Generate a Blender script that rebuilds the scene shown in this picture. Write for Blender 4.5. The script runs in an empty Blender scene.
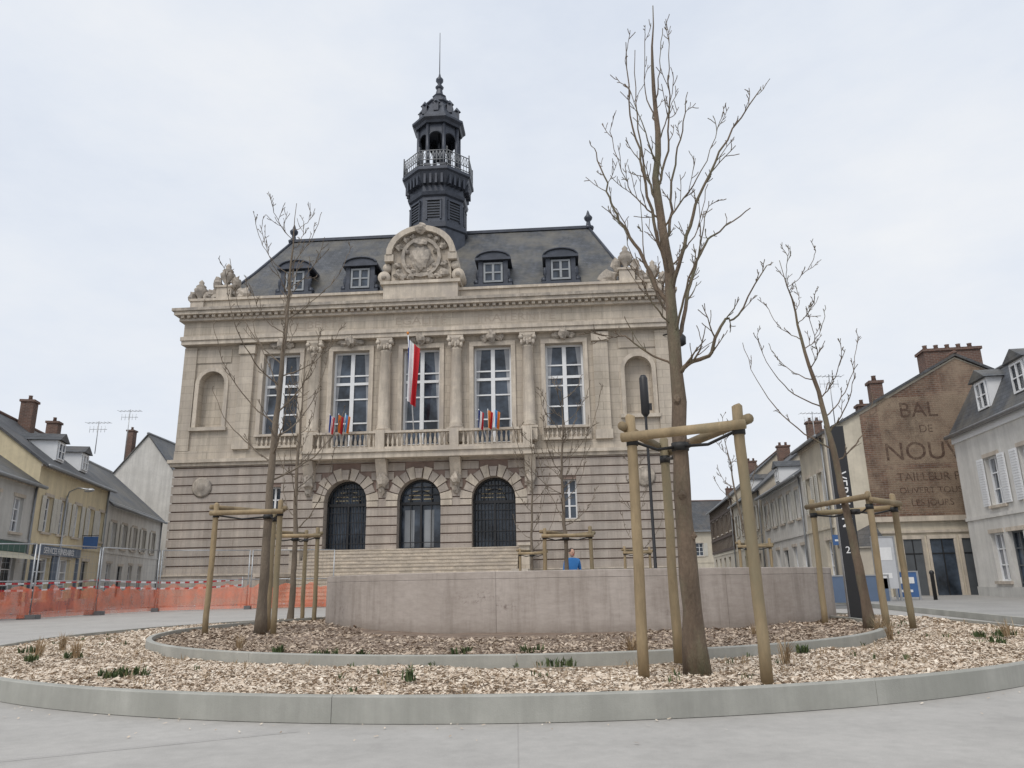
import bpy, math, random
from mathutils import Vector, Matrix, noise
R=random.Random(7)
S=bpy.context.scene
rad=math.radians
# ------------------------------------------------------------------ materials
def nt(name):
    m=bpy.data.materials.new(name); m.use_nodes=True
    n=m.node_tree; b=n.nodes["Principled BSDF"]
    return m,n,b
def N(n,t,**k):
    x=n.nodes.new(t)
    for a,v in k.items(): setattr(x,a,v)
    return x
def ramp(n,fac,stops):
    r=N(n,"ShaderNodeValToRGB"); e=r.color_ramp.elements
    e[0].position,e[0].color=stops[0][0],(*stops[0][1],1)
    e[1].position,e[1].color=stops[-1][0],(*stops[-1][1],1)
    for p,c in stops[1:-1]:
        q=e.new(p); q.color=(*c,1)
    n.links.new(fac,r.inputs[0]); return r.outputs[0]
def mul(c,k): return tuple(max(0,min(1,x*k)) for x in c)
def mixc(n,fac,a,b,bt='MIX'):
    m=N(n,"ShaderNodeMix",data_type='RGBA',blend_type=bt)
    for s,v in ((m.inputs[0],fac),(m.inputs[6],a),(m.inputs[7],b)):
        if isinstance(v,(int,float)): s.default_value=v
        elif isinstance(v,tuple): s.default_value=(*v,1)
        else: n.links.new(v,s)
    return m.outputs[2]
def noi(n,vec,scale,det=6,rough=.6):
    t=N(n,"ShaderNodeTexNoise"); t.inputs["Scale"].default_value=scale
    t.inputs["Detail"].default_value=det; t.inputs["Roughness"].default_value=rough
    n.links.new(vec,t.inputs["Vector"]); return t.outputs[0]
def mk(name,col,var=.25,scale=2.,rough=.8,bump=.15,bscale=40.,metal=0.,stain=None,island=0.,stretch=None,streak=0.):
    m,n,b=nt(name); tc=N(n,"ShaderNodeTexCoord"); v=tc.outputs["Object"]
    if stretch:
        mp=N(n,"ShaderNodeMapping"); mp.inputs["Scale"].default_value=stretch
        n.links.new(v,mp.inputs[0]); v=mp.outputs[0]
    c=ramp(n,noi(n,v,scale),[(.3,mul(col,1-var)),(.7,mul(col,1+var*.6))])
    f=ramp(n,noi(n,v,scale*9,4),[(.3,(1-var*.6,)*3),(.7,(1,)*3)])
    c=mixc(n,1.,c,f,'MULTIPLY')
    if streak:
        mp=N(n,"ShaderNodeMapping"); mp.inputs["Scale"].default_value=(3,3,.25); n.links.new(v,mp.inputs[0])
        f=ramp(n,noi(n,mp.outputs[0],1.,7,.7),[(.42,(1-streak,)*3),(.58,(1,)*3)])
        c=mixc(n,1.,c,f,'MULTIPLY')
    if stain:
        s=ramp(n,noi(n,v,scale*.35,8,.7),[(.48,(0,0,0)),(.68,(1,1,1))])
        c=mixc(n,s,c,stain)
    if island:
        g=N(n,"ShaderNodeNewGeometry")
        r=ramp(n,g.outputs["Random Per Island"],[(0,(1-island,)*3),(1,(1,)*3)])
        c=mixc(n,1.,c,r,'MULTIPLY')
    n.links.new(c,b.inputs["Base Color"])
    b.inputs["Roughness"].default_value=rough; b.inputs["Metallic"].default_value=metal
    if bump:
        bp=N(n,"ShaderNodeBump"); bp.inputs["Strength"].default_value=bump; bp.inputs["Distance"].default_value=.02
        n.links.new(noi(n,v,bscale,5),bp.inputs["Height"]); n.links.new(bp.outputs[0],b.inputs["Normal"])
    return m
def bricks(name,c1,c2,mortar,w,h,ms,var=.2,rough=.85,plane='xz',bump=.3,stain=None,off=.5,streak=0.,spos=(.5,.75),speck=0.):
    m,n,b=nt(name); tc=N(n,"ShaderNodeTexCoord"); v=tc.outputs["Object"]
    sp=N(n,"ShaderNodeSeparateXYZ"); n.links.new(v,sp.inputs[0]); cb=N(n,"ShaderNodeCombineXYZ")
    if plane=='xz':
        ad=N(n,"ShaderNodeMath",operation='ADD'); n.links.new(sp.outputs[0],ad.inputs[0]); n.links.new(sp.outputs[1],ad.inputs[1])
        n.links.new(ad.outputs[0],cb.inputs[0]); n.links.new(sp.outputs[2],cb.inputs[1])
    else:
        n.links.new(sp.outputs[0],cb.inputs[0]); n.links.new(sp.outputs[1],cb.inputs[1])
    t=N(n,"ShaderNodeTexBrick"); t.offset=off
    t.inputs["Scale"].default_value=1; t.inputs["Brick Width"].default_value=w; t.inputs["Row Height"].default_value=h
    t.inputs["Mortar Size"].default_value=ms; t.inputs["Color1"].default_value=(*c1,1); t.inputs["Color2"].default_value=(*c2,1)
    t.inputs["Mortar"].default_value=(*mortar,1); t.inputs["Mortar Smooth"].default_value=.2
    n.links.new(cb.outputs[0],t.inputs["Vector"])
    c=t.outputs[0]
    f=ramp(n,noi(n,v,.7,8,.65),[(.32,(1-var,)*3),(.65,(1,)*3)])
    c=mixc(n,1.,c,f,'MULTIPLY')
    f=ramp(n,noi(n,v,12,5),[(.3,(1-var*.6,)*3),(.7,(1,)*3)])
    c=mixc(n,1.,c,f,'MULTIPLY')
    if speck:
        f=ramp(n,noi(n,v,140,3,.8),[(.38,(1-speck,)*3),(.6,(1,)*3)]); c=mixc(n,1.,c,f,'MULTIPLY')
        f=ramp(n,noi(n,v,2.3,9,.75),[(.40,(1-speck*.6,)*3),(.55,(1,)*3)]); c=mixc(n,1.,c,f,'MULTIPLY')
    if streak:
        mp=N(n,"ShaderNodeMapping"); mp.inputs["Scale"].default_value=(2.2,2.2,.12); n.links.new(v,mp.inputs[0])
        f=ramp(n,noi(n,mp.outputs[0],1.,6,.7),[(.42,(1-streak,)*3),(.6,(1,)*3)])
        c=mixc(n,1.,c,f,'MULTIPLY')
    if stain:
        s=ramp(n,noi(n,v,.45,8,.7),[(spos[0],(0,0,0)),(spos[1],(.8,.8,.8))]); c=mixc(n,s,c,stain)
    n.links.new(c,b.inputs["Base Color"]); b.inputs["Roughness"].default_value=rough
    bp=N(n,"ShaderNodeBump"); bp.inputs["Strength"].default_value=bump; bp.inputs["Distance"].default_value=.02; bp.invert=True
    n.links.new(t.outputs[1],bp.inputs["Height"]); n.links.new(bp.outputs[0],b.inputs["Normal"])
    return m
def glass(name,col,r=.06,lo=.4,hi=2.6):
    m,n,b=nt(name); tc=N(n,"ShaderNodeTexCoord")
    c=ramp(n,noi(n,tc.outputs["Object"],.7,4),[(.38,mul(col,lo)),(.66,mul(col,hi))])  # mottled base colour, cloud reflections painted into the dark panes
    n.links.new(c,b.inputs["Base Color"]); b.inputs["Roughness"].default_value=r
    bp=N(n,"ShaderNodeBump"); bp.inputs["Strength"].default_value=.08; bp.inputs["Distance"].default_value=.05
    n.links.new(noi(n,tc.outputs["Object"],1.5,2),bp.inputs["Height"]); n.links.new(bp.outputs[0],b.inputs["Normal"])
    return m
STONE=bricks("ashlar_stone",(.66,.58,.475),(.575,.50,.405),(.43,.37,.30),1.1,.42,.014,var=.2,bump=.25,stain=(.44,.385,.33),streak=.22,spos=(.45,.72))
RUST=bricks("rusticated_stone",(.60,.525,.45),(.50,.43,.37),(.38,.31,.27),1.4,.47,.012,var=.26,bump=.25,streak=.25,stain=(.40,.36,.325),spos=(.42,.7))
RUSTB=mk("groove_stone",(.29,.21,.175),.2,1.5)
TRIM=mk("carved_stone",(.65,.57,.47),.2,1.6,.85,.3,18,stain=(.43,.38,.33),streak=.22)
CARVE=mk("weathered_carving",(.54,.475,.40),.35,3,.9,.6,9,stain=(.24,.22,.20),streak=.25)
SLATE=bricks("slate_roof",(.125,.135,.155),(.085,.095,.112),(.05,.055,.06),.3,.16,.012,var=.3,rough=.55,stain=(.16,.145,.115),streak=.35,spos=(.43,.66))
SLATE2=bricks("old_slate_roof",(.12,.125,.135),(.08,.085,.095),(.045,.05,.05),.3,.18,.012,var=.35,rough=.6,stain=(.13,.11,.09),streak=.2)
LEAD=mk("dark_lead",(.06,.068,.088),.3,2.5,.45,.2,15,metal=.3)
WHITE=mk("white_paint",(.78,.79,.8),.06,3,.5,.05)
DFR=mk("dormer_frame",(.32,.34,.36),.1)
GLASS=glass("window_glass",(.035,.045,.06)); GLASSP=glass("curtained_glass",(.30,.31,.33),.12,.8,1.3)
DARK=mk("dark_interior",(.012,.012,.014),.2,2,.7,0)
IRON=mk("black_iron",(.02,.02,.022),.2,4,.45,.1)
CREAM=mk("cream_render",(.63,.57,.46),.16,.8,.9,.2,30,stain=(.47,.42,.35),streak=.12)
YELL=mk("yellow_render",(.72,.62,.42),.14,.8,.9,.2,30,stain=(.6,.51,.37),streak=.12)
WREN=mk("white_render",(.70,.68,.64),.14,.8,.9,.2,30,stain=(.55,.53,.49),streak=.14)
GREN=mk("grey_render",(.56,.55,.52),.12,.8,.9,.2,30,streak=.12)
BRICK=bricks("old_brick_wall",(.27,.145,.095),(.17,.095,.065),(.31,.25,.20),.25,.09,.014,var=.45,bump=.4,stain=(.33,.25,.18),streak=.3,spos=(.47,.64))
CBRK=bricks("chimney_brick",(.23,.12,.085),(.15,.085,.065),(.25,.2,.17),.22,.075,.012,var=.4)
SHUT=mk("shutter_paint",(.60,.58,.52),.1,3,.6,.1); SHUTG=mk("grey_door_paint",(.10,.11,.12),.15,3,.5,.1)
TIMB=mk("dark_timber",(.09,.06,.045),.3,3)
ZINC=mk("zinc",(.30,.31,.32),.2,3,.5,.1,metal=.5)
GALV=mk("galvanised_steel",(.45,.46,.47),.15,6,.4,.05,metal=.6)
KERB=mk("grey_granite_kerb",(.41,.405,.365),.14,1.4,.75,.15,90,stain=(.30,.30,.265),streak=.15)
BARK=mk("tree_bark",(.185,.135,.095),.4,6,.9,.9,45,stain=(.16,.16,.10),stretch=(1,1,.35))
BARK2=mk("grey_bark",(.20,.16,.12),.35,5,.9,.6,45,stretch=(1,1,.35))
WOOD=mk("pine_stake_wood",(.40,.30,.175),.35,4,.8,.3,40,stain=(.27,.235,.15),island=.3,stretch=(1,1,.25))
STRAP=mk("black_strap",(.02,.02,.02),.1,3,.6,0)
def limestone():
    m,n,b=nt("pinkish_limestone"); tc=N(n,"ShaderNodeTexCoord"); v=tc.outputs["Object"]
    c=ramp(n,noi(n,v,1.0,8,.65),[(.3,(.42,.365,.32)),(.7,(.55,.49,.44))])
    mp=N(n,"ShaderNodeMapping"); mp.inputs["Scale"].default_value=(1,1,3.5); n.links.new(v,mp.inputs[0])
    c=mixc(n,1.,c,ramp(n,noi(n,mp.outputs[0],5,7,.75),[(.3,(.80,.79,.78)),(.62,(1,1,1))]),'MULTIPLY')
    mp=N(n,"ShaderNodeMapping"); mp.inputs["Scale"].default_value=(5,5,.5); n.links.new(v,mp.inputs[0])
    c=mixc(n,1.,c,ramp(n,noi(n,mp.outputs[0],1,7,.7),[(.38,(.82,.81,.80)),(.52,(1,1,1))]),'MULTIPLY')
    g=N(n,"ShaderNodeNewGeometry"); c=mixc(n,1.,c,ramp(n,g.outputs["Random Per Island"],[(0,(.86,.85,.85)),(1,(1,1,1))]),'MULTIPLY')
    mask=None
    for cx,cz,rx,rz in((-.55,.68,.5,.22),(-.15,.55,.4,.14),(2.4,.45,.5,.1),(-3.2,.5,.5,.2)):
        s=N(n,"ShaderNodeMapping"); s.inputs["Location"].default_value=(-cx/rx,0,-cz/rz); s.inputs["Scale"].default_value=(1/rx,0.0,1/rz); n.links.new(v,s.inputs[0])
        l=N(n,"ShaderNodeVectorMath",operation='LENGTH'); n.links.new(s.outputs[0],l.inputs[0])
        r=ramp(n,l.outputs["Value"],[(.2,(.9,.9,.9)),(1,(0,0,0))])
        mask=r if mask is None else mixc(n,1.,mask,r,'ADD')
    mask=mixc(n,1.,mask,ramp(n,noi(n,v,11,7,.75),[(.52,(0,0,0)),(.66,(1,1,1))]),'MULTIPLY')
    c=mixc(n,mask,c,(.19,.15,.13))
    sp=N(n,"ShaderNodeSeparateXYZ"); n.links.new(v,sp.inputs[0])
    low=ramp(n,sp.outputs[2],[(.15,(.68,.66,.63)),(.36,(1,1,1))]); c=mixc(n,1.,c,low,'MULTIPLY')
    n.links.new(c,b.inputs["Base Color"]); b.inputs["Roughness"].default_value=.65
    bp=N(n,"ShaderNodeBump"); bp.inputs["Strength"].default_value=.15; bp.inputs["Distance"].default_value=.01
    n.links.new(noi(n,v,60,4),bp.inputs["Height"]); n.links.new(bp.outputs[0],b.inputs["Normal"]); return m
WALLM=limestone()
SOIL=mk("mulch_soil",(.42,.33,.245),.35,5,.95,.8,50)
SOILD=mk("dark_soil",(.25,.185,.14),.35,5,.95,.8,30)
def chipmat(name,stops,lo=.78):
    m,n,b=nt(name); g=N(n,"ShaderNodeNewGeometry"); tc=N(n,"ShaderNodeTexCoord")
    c=ramp(n,g.outputs["Random Per Island"],stops)
    c=mixc(n,1.,c,ramp(n,noi(n,tc.outputs["Object"],.9,5),[(.35,(lo,lo*.98,lo*.95)),(.6,(1,1,1))]),'MULTIPLY')
    n.links.new(c,b.inputs["Base Color"])
    b.inputs["Roughness"].default_value=.9; return m
CHIP=chipmat("wood_chips",[(0,(.30,.22,.155)),(.12,(.55,.44,.335)),(.6,(.70,.59,.47)),(1,(.87,.78,.66))],.84)
CHIP2=chipmat("old_wood_chips",[(0,(.22,.16,.12)),(.4,(.42,.325,.24)),(1,(.66,.55,.44))])
GREENP=chipmat("plant_leaves",[(0,(.035,.06,.02)),(.5,(.07,.10,.035)),(1,(.12,.15,.06))])
DRYG=chipmat("dry_grass",[(0,(.25,.17,.09)),(.5,(.38,.27,.16)),(1,(.46,.36,.24))])
def flat(name,c,r=.7):
    return mk(name,c,.08,3,r,.03)
BLUE=flat("flag_blue",(.02,.05,.25)); RED=flat("flag_red",(.55,.03,.04)); FWH=flat("flag_white",(.8,.8,.8)); ORG=flat("flag_orange",(.7,.25,.05)); LBL=flat("flag_light_blue",(.12,.35,.65))
TEXTM=flat("carved_letters",(.40,.335,.27)); WTX=flat("white_lettering",(.8,.8,.8))
SIGNB=flat("blue_sign",(.06,.14,.33)); SHOPB=flat("shop_blue_grey",(.12,.15,.2))
def worn(name,col,lo,hi,sc=3.,a=.35,b_=.6):
    m,n,b=nt(name); tc=N(n,"ShaderNodeTexCoord"); b.inputs["Base Color"].default_value=(*col,1); b.inputs["Roughness"].default_value=.9
    t=N(n,"ShaderNodeBsdfTransparent"); mx=N(n,"ShaderNodeMixShader")
    n.links.new(ramp(n,noi(n,tc.outputs["Object"],sc,8,.75),[(a,(lo,)*3),(b_,(hi,)*3)]),mx.inputs[0])
    n.links.new(t.outputs[0],mx.inputs[1]); n.links.new(b.outputs[0],mx.inputs[2]); n.links.new(mx.outputs[0],n.nodes["Material Output"].inputs[0]); return m
GHOST=worn("faded_sign_letters",(.13,.08,.06),.0,.62,4.,.36,.62); PAINT=worn("faded_sign_ground",(.40,.31,.225),.0,.62,1.0,.36,.62)
# ------------------------------------------------------------------ mesh builder
class Part:
    def __init__(s): s.v=[];s.f=[];s.m=[];s.sm=[];s.mats=[]
    def mi(s,m):
        if m not in s.mats: s.mats.append(m)
        return s.mats.index(m)
    def add(s,vs,fs,mat,smooth=False):
        o=len(s.v); s.v+= [tuple(p) for p in vs]; k=s.mi(mat)
        for f in fs: s.f.append(tuple(o+i for i in f)); s.m.append(k); s.sm.append(smooth)
    def quad(s,a,b,c,d,mat): s.add([a,b,c,d],[(0,1,2,3)],mat)
    def box(s,x0,x1,y0,y1,z0,z1,mat):
        s.add([(x0,y0,z0),(x1,y0,z0),(x1,y1,z0),(x0,y1,z0),(x0,y0,z1),(x1,y0,z1),(x1,y1,z1),(x0,y1,z1)],
              [(3,2,1,0),(4,5,6,7),(0,1,5,4),(1,2,6,5),(2,3,7,6),(3,0,4,7)],mat)
    def prism(s,poly,y0,y1,mat):
        n=len(poly); vs=[(x,y0,z) for x,z in poly]+[(x,y1,z) for x,z in poly]
        s.add(vs,[tuple(range(n)),tuple(range(2*n-1,n-1,-1))]+[(i,i+n,(i+1)%n+n,(i+1)%n) for i in range(n)],mat)
    def prismx(s,poly,x0,x1,mat):
        n=len(poly); vs=[(x0,y,z) for y,z in poly]+[(x1,y,z) for y,z in poly]
        s.add(vs,[tuple(range(n)),tuple(range(2*n-1,n-1,-1))]+[(i,i+n,(i+1)%n+n,(i+1)%n) for i in range(n)],mat)
    def lathe(s,cx,cy,prof,n,mat,smooth=True,rot=0.):
        vs=[];fs=[]
        for r,z in prof:
            for i in range(n):
                a=rot+2*math.pi*i/n; vs.append((cx+r*math.cos(a),cy+r*math.sin(a),z))
        for j in range(len(prof)-1):
            for i in range(n):
                k=(i+1)%n; fs.append((j*n+i,j*n+k,(j+1)*n+k,(j+1)*n+i))
        fs.append(tuple(range(n))[::-1]); fs.append(tuple((len(prof)-1)*n+i for i in range(n)))
        s.add(vs,fs,mat,smooth)
    def tube(s,pts,rs,n,mat,smooth=True,cap=True):
        pts=[Vector(p) for p in pts]
        if isinstance(rs,(int,float)): rs=[rs]*len(pts)
        vs=[];fs=[]; up=None
        for i,p in enumerate(pts):
            d=(pts[min(i+1,len(pts)-1)]-pts[max(i-1,0)])
            if d.length<1e-6: d=Vector((0,0,1))
            d.normalize()
            if up is None: up=d.orthogonal().normalized()
            up=(up-d*up.dot(d))
            if up.length<1e-4: up=d.orthogonal()
            up.normalize(); w=d.cross(up)
            for k in range(n):
                a=2*math.pi*k/n; vs.append(p+(up*math.cos(a)+w*math.sin(a))*rs[i])
        for j in range(len(pts)-1):
            for k in range(n):
                q=(k+1)%n; fs.append((j*n+k,j*n+q,(j+1)*n+q,(j+1)*n+k))
        if cap and n>3: fs.append(tuple(range(n))[::-1]); fs.append(tuple((len(pts)-1)*n+k for k in range(n)))
        s.add(vs,fs,mat,smooth)
    def blob(s,c,r,mat,seed=0,amp=.25,n=10,fr=2.5):
        vs=[];fs=[];m=n//2+1
        for j in range(m+1):
            t=math.pi*j/m
            for i in range(n):
                a=2*math.pi*i/n; d=Vector((math.sin(t)*math.cos(a),math.sin(t)*math.sin(a),math.cos(t)))
                k=1+amp*noise.noise(d*fr+Vector((seed*3.1,seed*1.7,0)))*2
                vs.append((c[0]+d.x*r[0]*k,c[1]+d.y*r[1]*k,c[2]+d.z*r[2]*k))
        for j in range(m):
            for i in range(n): fs.append((j*n+i,j*n+(i+1)%n,(j+1)*n+(i+1)%n,(j+1)*n+i))
        s.add(vs,fs,mat)
    def wall(s,x0,x1,z0,z1,holes,mat,y=0.,depth=.3,rmat=None):
        rmat=rmat or mat
        xs=sorted({x0,x1,*[h[0] for h in holes],*[h[1] for h in holes]}); zs=sorted({z0,z1,*[h[2] for h in holes],*[h[3] for h in holes]})
        xs=[x for x in xs if x0<=x<=x1]; zs=[z for z in zs if z0<=z<=z1]
        for i in range(len(xs)-1):
            for j in range(len(zs)-1):
                cx=(xs[i]+xs[i+1])/2; cz=(zs[j]+zs[j+1])/2
                if any(h[0]<cx<h[1] and h[2]<cz<h[3] for h in holes): continue
                s.quad((xs[i],y,zs[j]),(xs[i+1],y,zs[j]),(xs[i+1],y,zs[j+1]),(xs[i],y,zs[j+1]),mat)
        for h in holes:
            a,b,c,d=h[:4]; D=y+depth
            if len(h)>4 and h[4]:
                r=(b-a)/2; cx=(a+b)/2; sp=d-r; K=14
                P=[(cx-r*math.cos(math.pi*k/K),sp+r*math.sin(math.pi*k/K)) for k in range(K+1)]
                for k in range(K):
                    p,q=P[k],P[k+1]
                    s.quad((p[0],y,p[1]),(q[0],y,q[1]),(q[0],y,d),(p[0],y,d),mat)
                    s.quad((p[0],y,p[1]),(p[0],D,p[1]),(q[0],D,q[1]),(q[0],y,q[1]),rmat)
            else:
                sp=d; s.quad((a,y,d),(b,y,d),(b,D,d),(a,D,d),rmat)
            s.quad((a,y,c),(a,y,sp),(a,D,sp),(a,D,c),rmat); s.quad((b,y,c),(b,D,c),(b,D,sp),(b,y,sp),rmat)
            s.quad((a,y,c),(a,D,c),(b,D,c),(b,y,c),rmat)
    def build(s,name,parent=None,loc=None,rotz=0.):
        me=bpy.data.meshes.new(name); me.from_pydata(s.v,[],s.f)
        for m in s.mats: me.materials.append(m)
        me.polygons.foreach_set("material_index",s.m); me.polygons.foreach_set("use_smooth",s.sm); me.update()
        o=bpy.data.objects.new(name,me); S.collection.objects.link(o)
        if parent: o.parent=parent
        if loc is not None: o.location=loc
        o.rotation_euler=(0,0,rotz); return o
def empty(name,loc=(0,0,0),rotz=0.):
    o=bpy.data.objects.new(name,None); S.collection.objects.link(o); o.location=loc; o.rotation_euler=(0,0,rotz); return o
def text(parent,s,loc,rot,size,mat,name="lettering",ext=.01,sx=1.):
    c=bpy.data.curves.new(name,'FONT'); c.body=s; c.size=size; c.extrude=ext; c.align_x='CENTER'; c.align_y='CENTER'
    c.materials.append(mat); o=bpy.data.objects.new(name,c); S.collection.objects.link(o); o.parent=parent
    o.location=loc; o.rotation_euler=rot; o.scale=(sx,1,1); return o
def window(p,x0,x1,z0,z1,y,cols=2,rows=3,fr=.07,mt=.035,fm=None,gm=None,drape=0.):
    fm=fm or WHITE; gm=gm or GLASS
    p.quad((x0,y+.06,z0),(x1,y+.06,z0),(x1,y+.06,z1),(x0,y+.06,z1),gm)
    if drape:
        for q in(-1,1):
            e=x0 if q<0 else x1; K=8
            for j in range(K):
                za=z0+(z1-z0)*j/K; zb=z0+(z1-z0)*(j+1)/K
                wa=drape*(.55+.75*(j/K)**2); wb=drape*(.55+.75*((j+1)/K)**2)
                p.quad((e,y+.056,za),(e-q*wa,y+.056,za),(e-q*wb,y+.056,zb),(e,y+.056,zb),GLASSP)
    p.box(x0,x0+fr,y,y+.05,z0,z1,fm); p.box(x1-fr,x1,y,y+.05,z0,z1,fm)
    p.box(x0+fr,x1-fr,y,y+.05,z0,z0+fr,fm); p.box(x0+fr,x1-fr,y,y+.05,z1-fr,z1,fm)
    for i in range(1,cols):
        x=x0+(x1-x0)*i/cols; w=mt*1.5 if i*2==cols else mt
        p.box(x-w,x+w,y-.012,y+.045,z0+fr,z1-fr,fm)
    for j in range(1,rows):
        z=z0+(z1-z0)*j/rows; p.box(x0+fr,x1-fr,y+.006,y+.04,z-mt,z+mt,fm)

# ================================================================== TOWN HALL
TH=empty("town_hall",(-18.40,39.97,0),rad(-3.77))
W=26.9; C=13.45; B=3.93; ZF=2.6
up=Part(); gr=Part(); tr=Part(); wi=Part(); rf=Part(); tw=Part(); orn=Part()
gh=[]
for k in(-1,0,1): gh.append((C+k*B-1.15,C+k*B+1.15,ZF,6.3,True))
for k in(-2,2): gh.append((C+k*B-.4,C+k*B+.4,4.0,6.05,False))
gr.wall(0,W,0,7.3,gh,RUSTB,0,.7,RUST)
def ext(h,z0,z1):
    a,b,c,d=h[:4]
    if z1<=c or z0>=d+.55: return None
    if h[4]:
        r=1.15+.6; sp=d-1.15
        if z0<=sp: return (a-(.0 if z1<=sp-.2 else .6),b+(.0 if z1<=sp-.2 else .6))
        t=z0-sp
        if t>=r: return None
        q=math.sqrt(r*r-t*t); cx=(a+b)/2; return (cx-q,cx+q)
    if z0>=d: return None
    return (a,b)
z=1.55; hgt=.40
while z<7.2:
    z1=min(z+hgt,7.25); cuts=sorted([e for e in (ext(h,z,z1) for h in gh) if e])
    x=-.06
    for a,b in cuts+[(W+.06,None)]:
        if a-x>.05: 
            gr.box(x,a,-.085,.0,z,z1,RUST)
        if b is None: break
        x=b
    z+=hgt+.07
gr.box(-.18,C-5.9,-.2,0,0,1.48,RUST); gr.box(C+5.9,W+.18,-.2,0,0,1.48,RUST)
gr.box(-.22,C-5.9,-.26,.0,1.483,1.553,TRIM); gr.box(C+5.9,W+.22,-.26,.0,1.483,1.553,TRIM)
CGLOW=mk("painted_ceiling_glow",(.75,.62,.38),.1,3,.6,0)  # bright yellow colour painted in for the warm ceiling lights inside, no emission
for h in gh[:3]:
    cx=(h[0]+h[1])/2; sp=6.3-1.15; K=11
    for i in range(K):
        a0=math.pi*i/K+.018; a1=math.pi*(i+1)/K-.018; r0=1.15; r1=1.78 if i%2==0 else 1.66
        pl=[(cx-r0*math.cos(a0),sp+r0*math.sin(a0)),(cx-r0*math.cos(a1),sp+r0*math.sin(a1)),(cx-r1*math.cos(a1),sp+r1*math.sin(a1)),(cx-r1*math.cos(a0),sp+r1*math.sin(a0))]
        gr.prism(pl,-.12 if i!=K//2 else -.26,-.0,RUST if i%2 else TRIM)
    for s_ in(-1,1): gr.box(cx+s_*1.45-.3,cx+s_*1.45+.3,-.13,0,sp-.3,sp-.02,TRIM)
    y=.55
    wi.quad((cx-1.15,y+.2,ZF),(cx+1.15,y+.2,ZF),(cx+1.15,y+.2,6.3),(cx-1.15,y+.2,6.3),GLASS)
    wi.box(cx-1.15,cx+1.15,y,y+.1,4.95,5.1,IRON)
    nb=13 if h is not gh[1] else 5
    for i in range(nb):
        x=cx-1.1+2.2*i/(nb-1); top=sp+math.sqrt(max(0,1.15**2-(x-cx)**2))
        wi.box(x-.022,x+.022,y+.02,y+.06,ZF,top,IRON)
    for zz in(3.0,3.5,4.1,4.6,5.5,5.9):
        if h is not gh[1] or zz>5 or zz<3.2: wi.box(cx-1.13,cx+1.13,y+.0,y+.035,zz-.02,zz+.02,IRON)
    K=12
    wi.tube([(cx-1.1*math.cos(math.pi*i/K),y+.05,sp+1.1*math.sin(math.pi*i/K)) for i in range(K+1)],.06,6,IRON)
    wi.tube([(cx-.6*math.cos(math.pi*i/K),y+.05,5.1+.6*math.sin(math.pi*i/K)) for i in range(K+1)],.025,5,IRON)
    for s_ in(-1,1): wi.box(cx+s_*1.1-.05,cx+s_*1.1+.05,y,y+.12,ZF,sp,IRON)
    wi.box(cx-.05,cx+.05,y,y+.1,ZF,4.95,IRON)
    for zz,q in((5.25,.75),(5.45,.7),(5.68,.5),(5.9,.3)): 
        wi.box(cx-q,cx-.08,.735,.745,zz,zz+.05,CGLOW); wi.box(cx+.1,cx+q*.8,.735,.745,zz,zz+.05,CGLOW)  # strips of painted interior glow laid just before the glass
for k in(-.6,.45): wi.box(C+k-.3,C+k+.22,.735,.745,2.75,4.7,DFR)
for h in gh[3:]:
    window(wi,h[0],h[1],h[2],h[3],.3,2,3)
    gr.box(h[0]-.15,h[1]+.15,-.12,0,3.88,4.0,TRIM)
for u in(1.65,W-1.65):
    orn.lathe(0,0,[(.5,0),(.55,.05),(.45,.12),(.3,.08),(.2,.16),(0.01,.18)],20,CARVE)
    n0=len(orn.v)-6*20
    for i in range(n0,len(orn.v)):
        x,y,zz=orn.v[i]; orn.v[i]=(u+x,-.085-zz,6.1+y)
for u in(C-1.5*B,C-.5*B,C+.5*B,C+1.5*B):
    orn.prismx([(0,6.2),(-.18,6.2),(-.35,6.5),(-.6,7.0),(-.8,7.28),(0,7.28)],u-.28,u+.28,TRIM)
    orn.blob((u,-.3,6.2),(.3,.25,.4),CARVE,u,.3)
    orn.blob((u,-.2,5.75),(.18,.15,.3),CARVE,u+1,.3)
gr.box(-.22,W+.22,-.22,0,7.25,7.42,TRIM); gr.box(-.32,W+.32,-.34,0,7.423,7.60,TRIM)
gr.box(-.1,W+.1,-.1,0,7.603,8.1,STONE)
gr.box(C-6.1,C+6.1,-.95,-.34,7.3,7.60,TRIM); gr.box(C-6.15,C+6.15,-1.05,-.1,7.603,7.75,TRIM)
def balustrade(x0,x1,y,z0,z1,peds):
    tr.box(x0,x1,y-.14,y+.14,z0,z0+.12,TRIM); tr.box(x0,x1,y-.15,y+.15,z1-.12,z1,TRIM)
    for u in peds: tr.box(u-.24,u+.24,y-.17,y+.17,z0-.01,z1+.03,TRIM)
    x=x0+.2; h=z1-z0-.24; b=z0+.12
    while x<x1-.1:
        if all(abs(x-u)>.33 for u in peds):
            tr.lathe(x,y,[(.07,b),(.07,b+.05),(.04,b+.1),(.085,b+.3*h),(.075,b+.45*h),(.035,b+.75*h),(.06,b+h-.06),(.07,b+h)],6,TRIM)
        x+=.25
balustrade(C-6,C+6,-.82,7.75,8.72,[C-5.8,C-B*.5,C+B*.5,C+5.8])
for k in(-2,2): balustrade(C+k*B-1.2,C+k*B+1.2,-.22,8.1,8.85,[])
uh=[(C+k*B-1.03,C+k*B+1.03,8.9 if abs(k)==2 else 8.1,13.5,False) for k in(-2,-1,0,1,2)]
NX=1.65
uh+=[(NX-.725,NX+.725,9.4,12.6,True),(W-NX-.725,W-NX+.725,9.4,12.6,True)]
up.wall(0,W,8.1,14.1,uh,STONE,0,.55)
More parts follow.
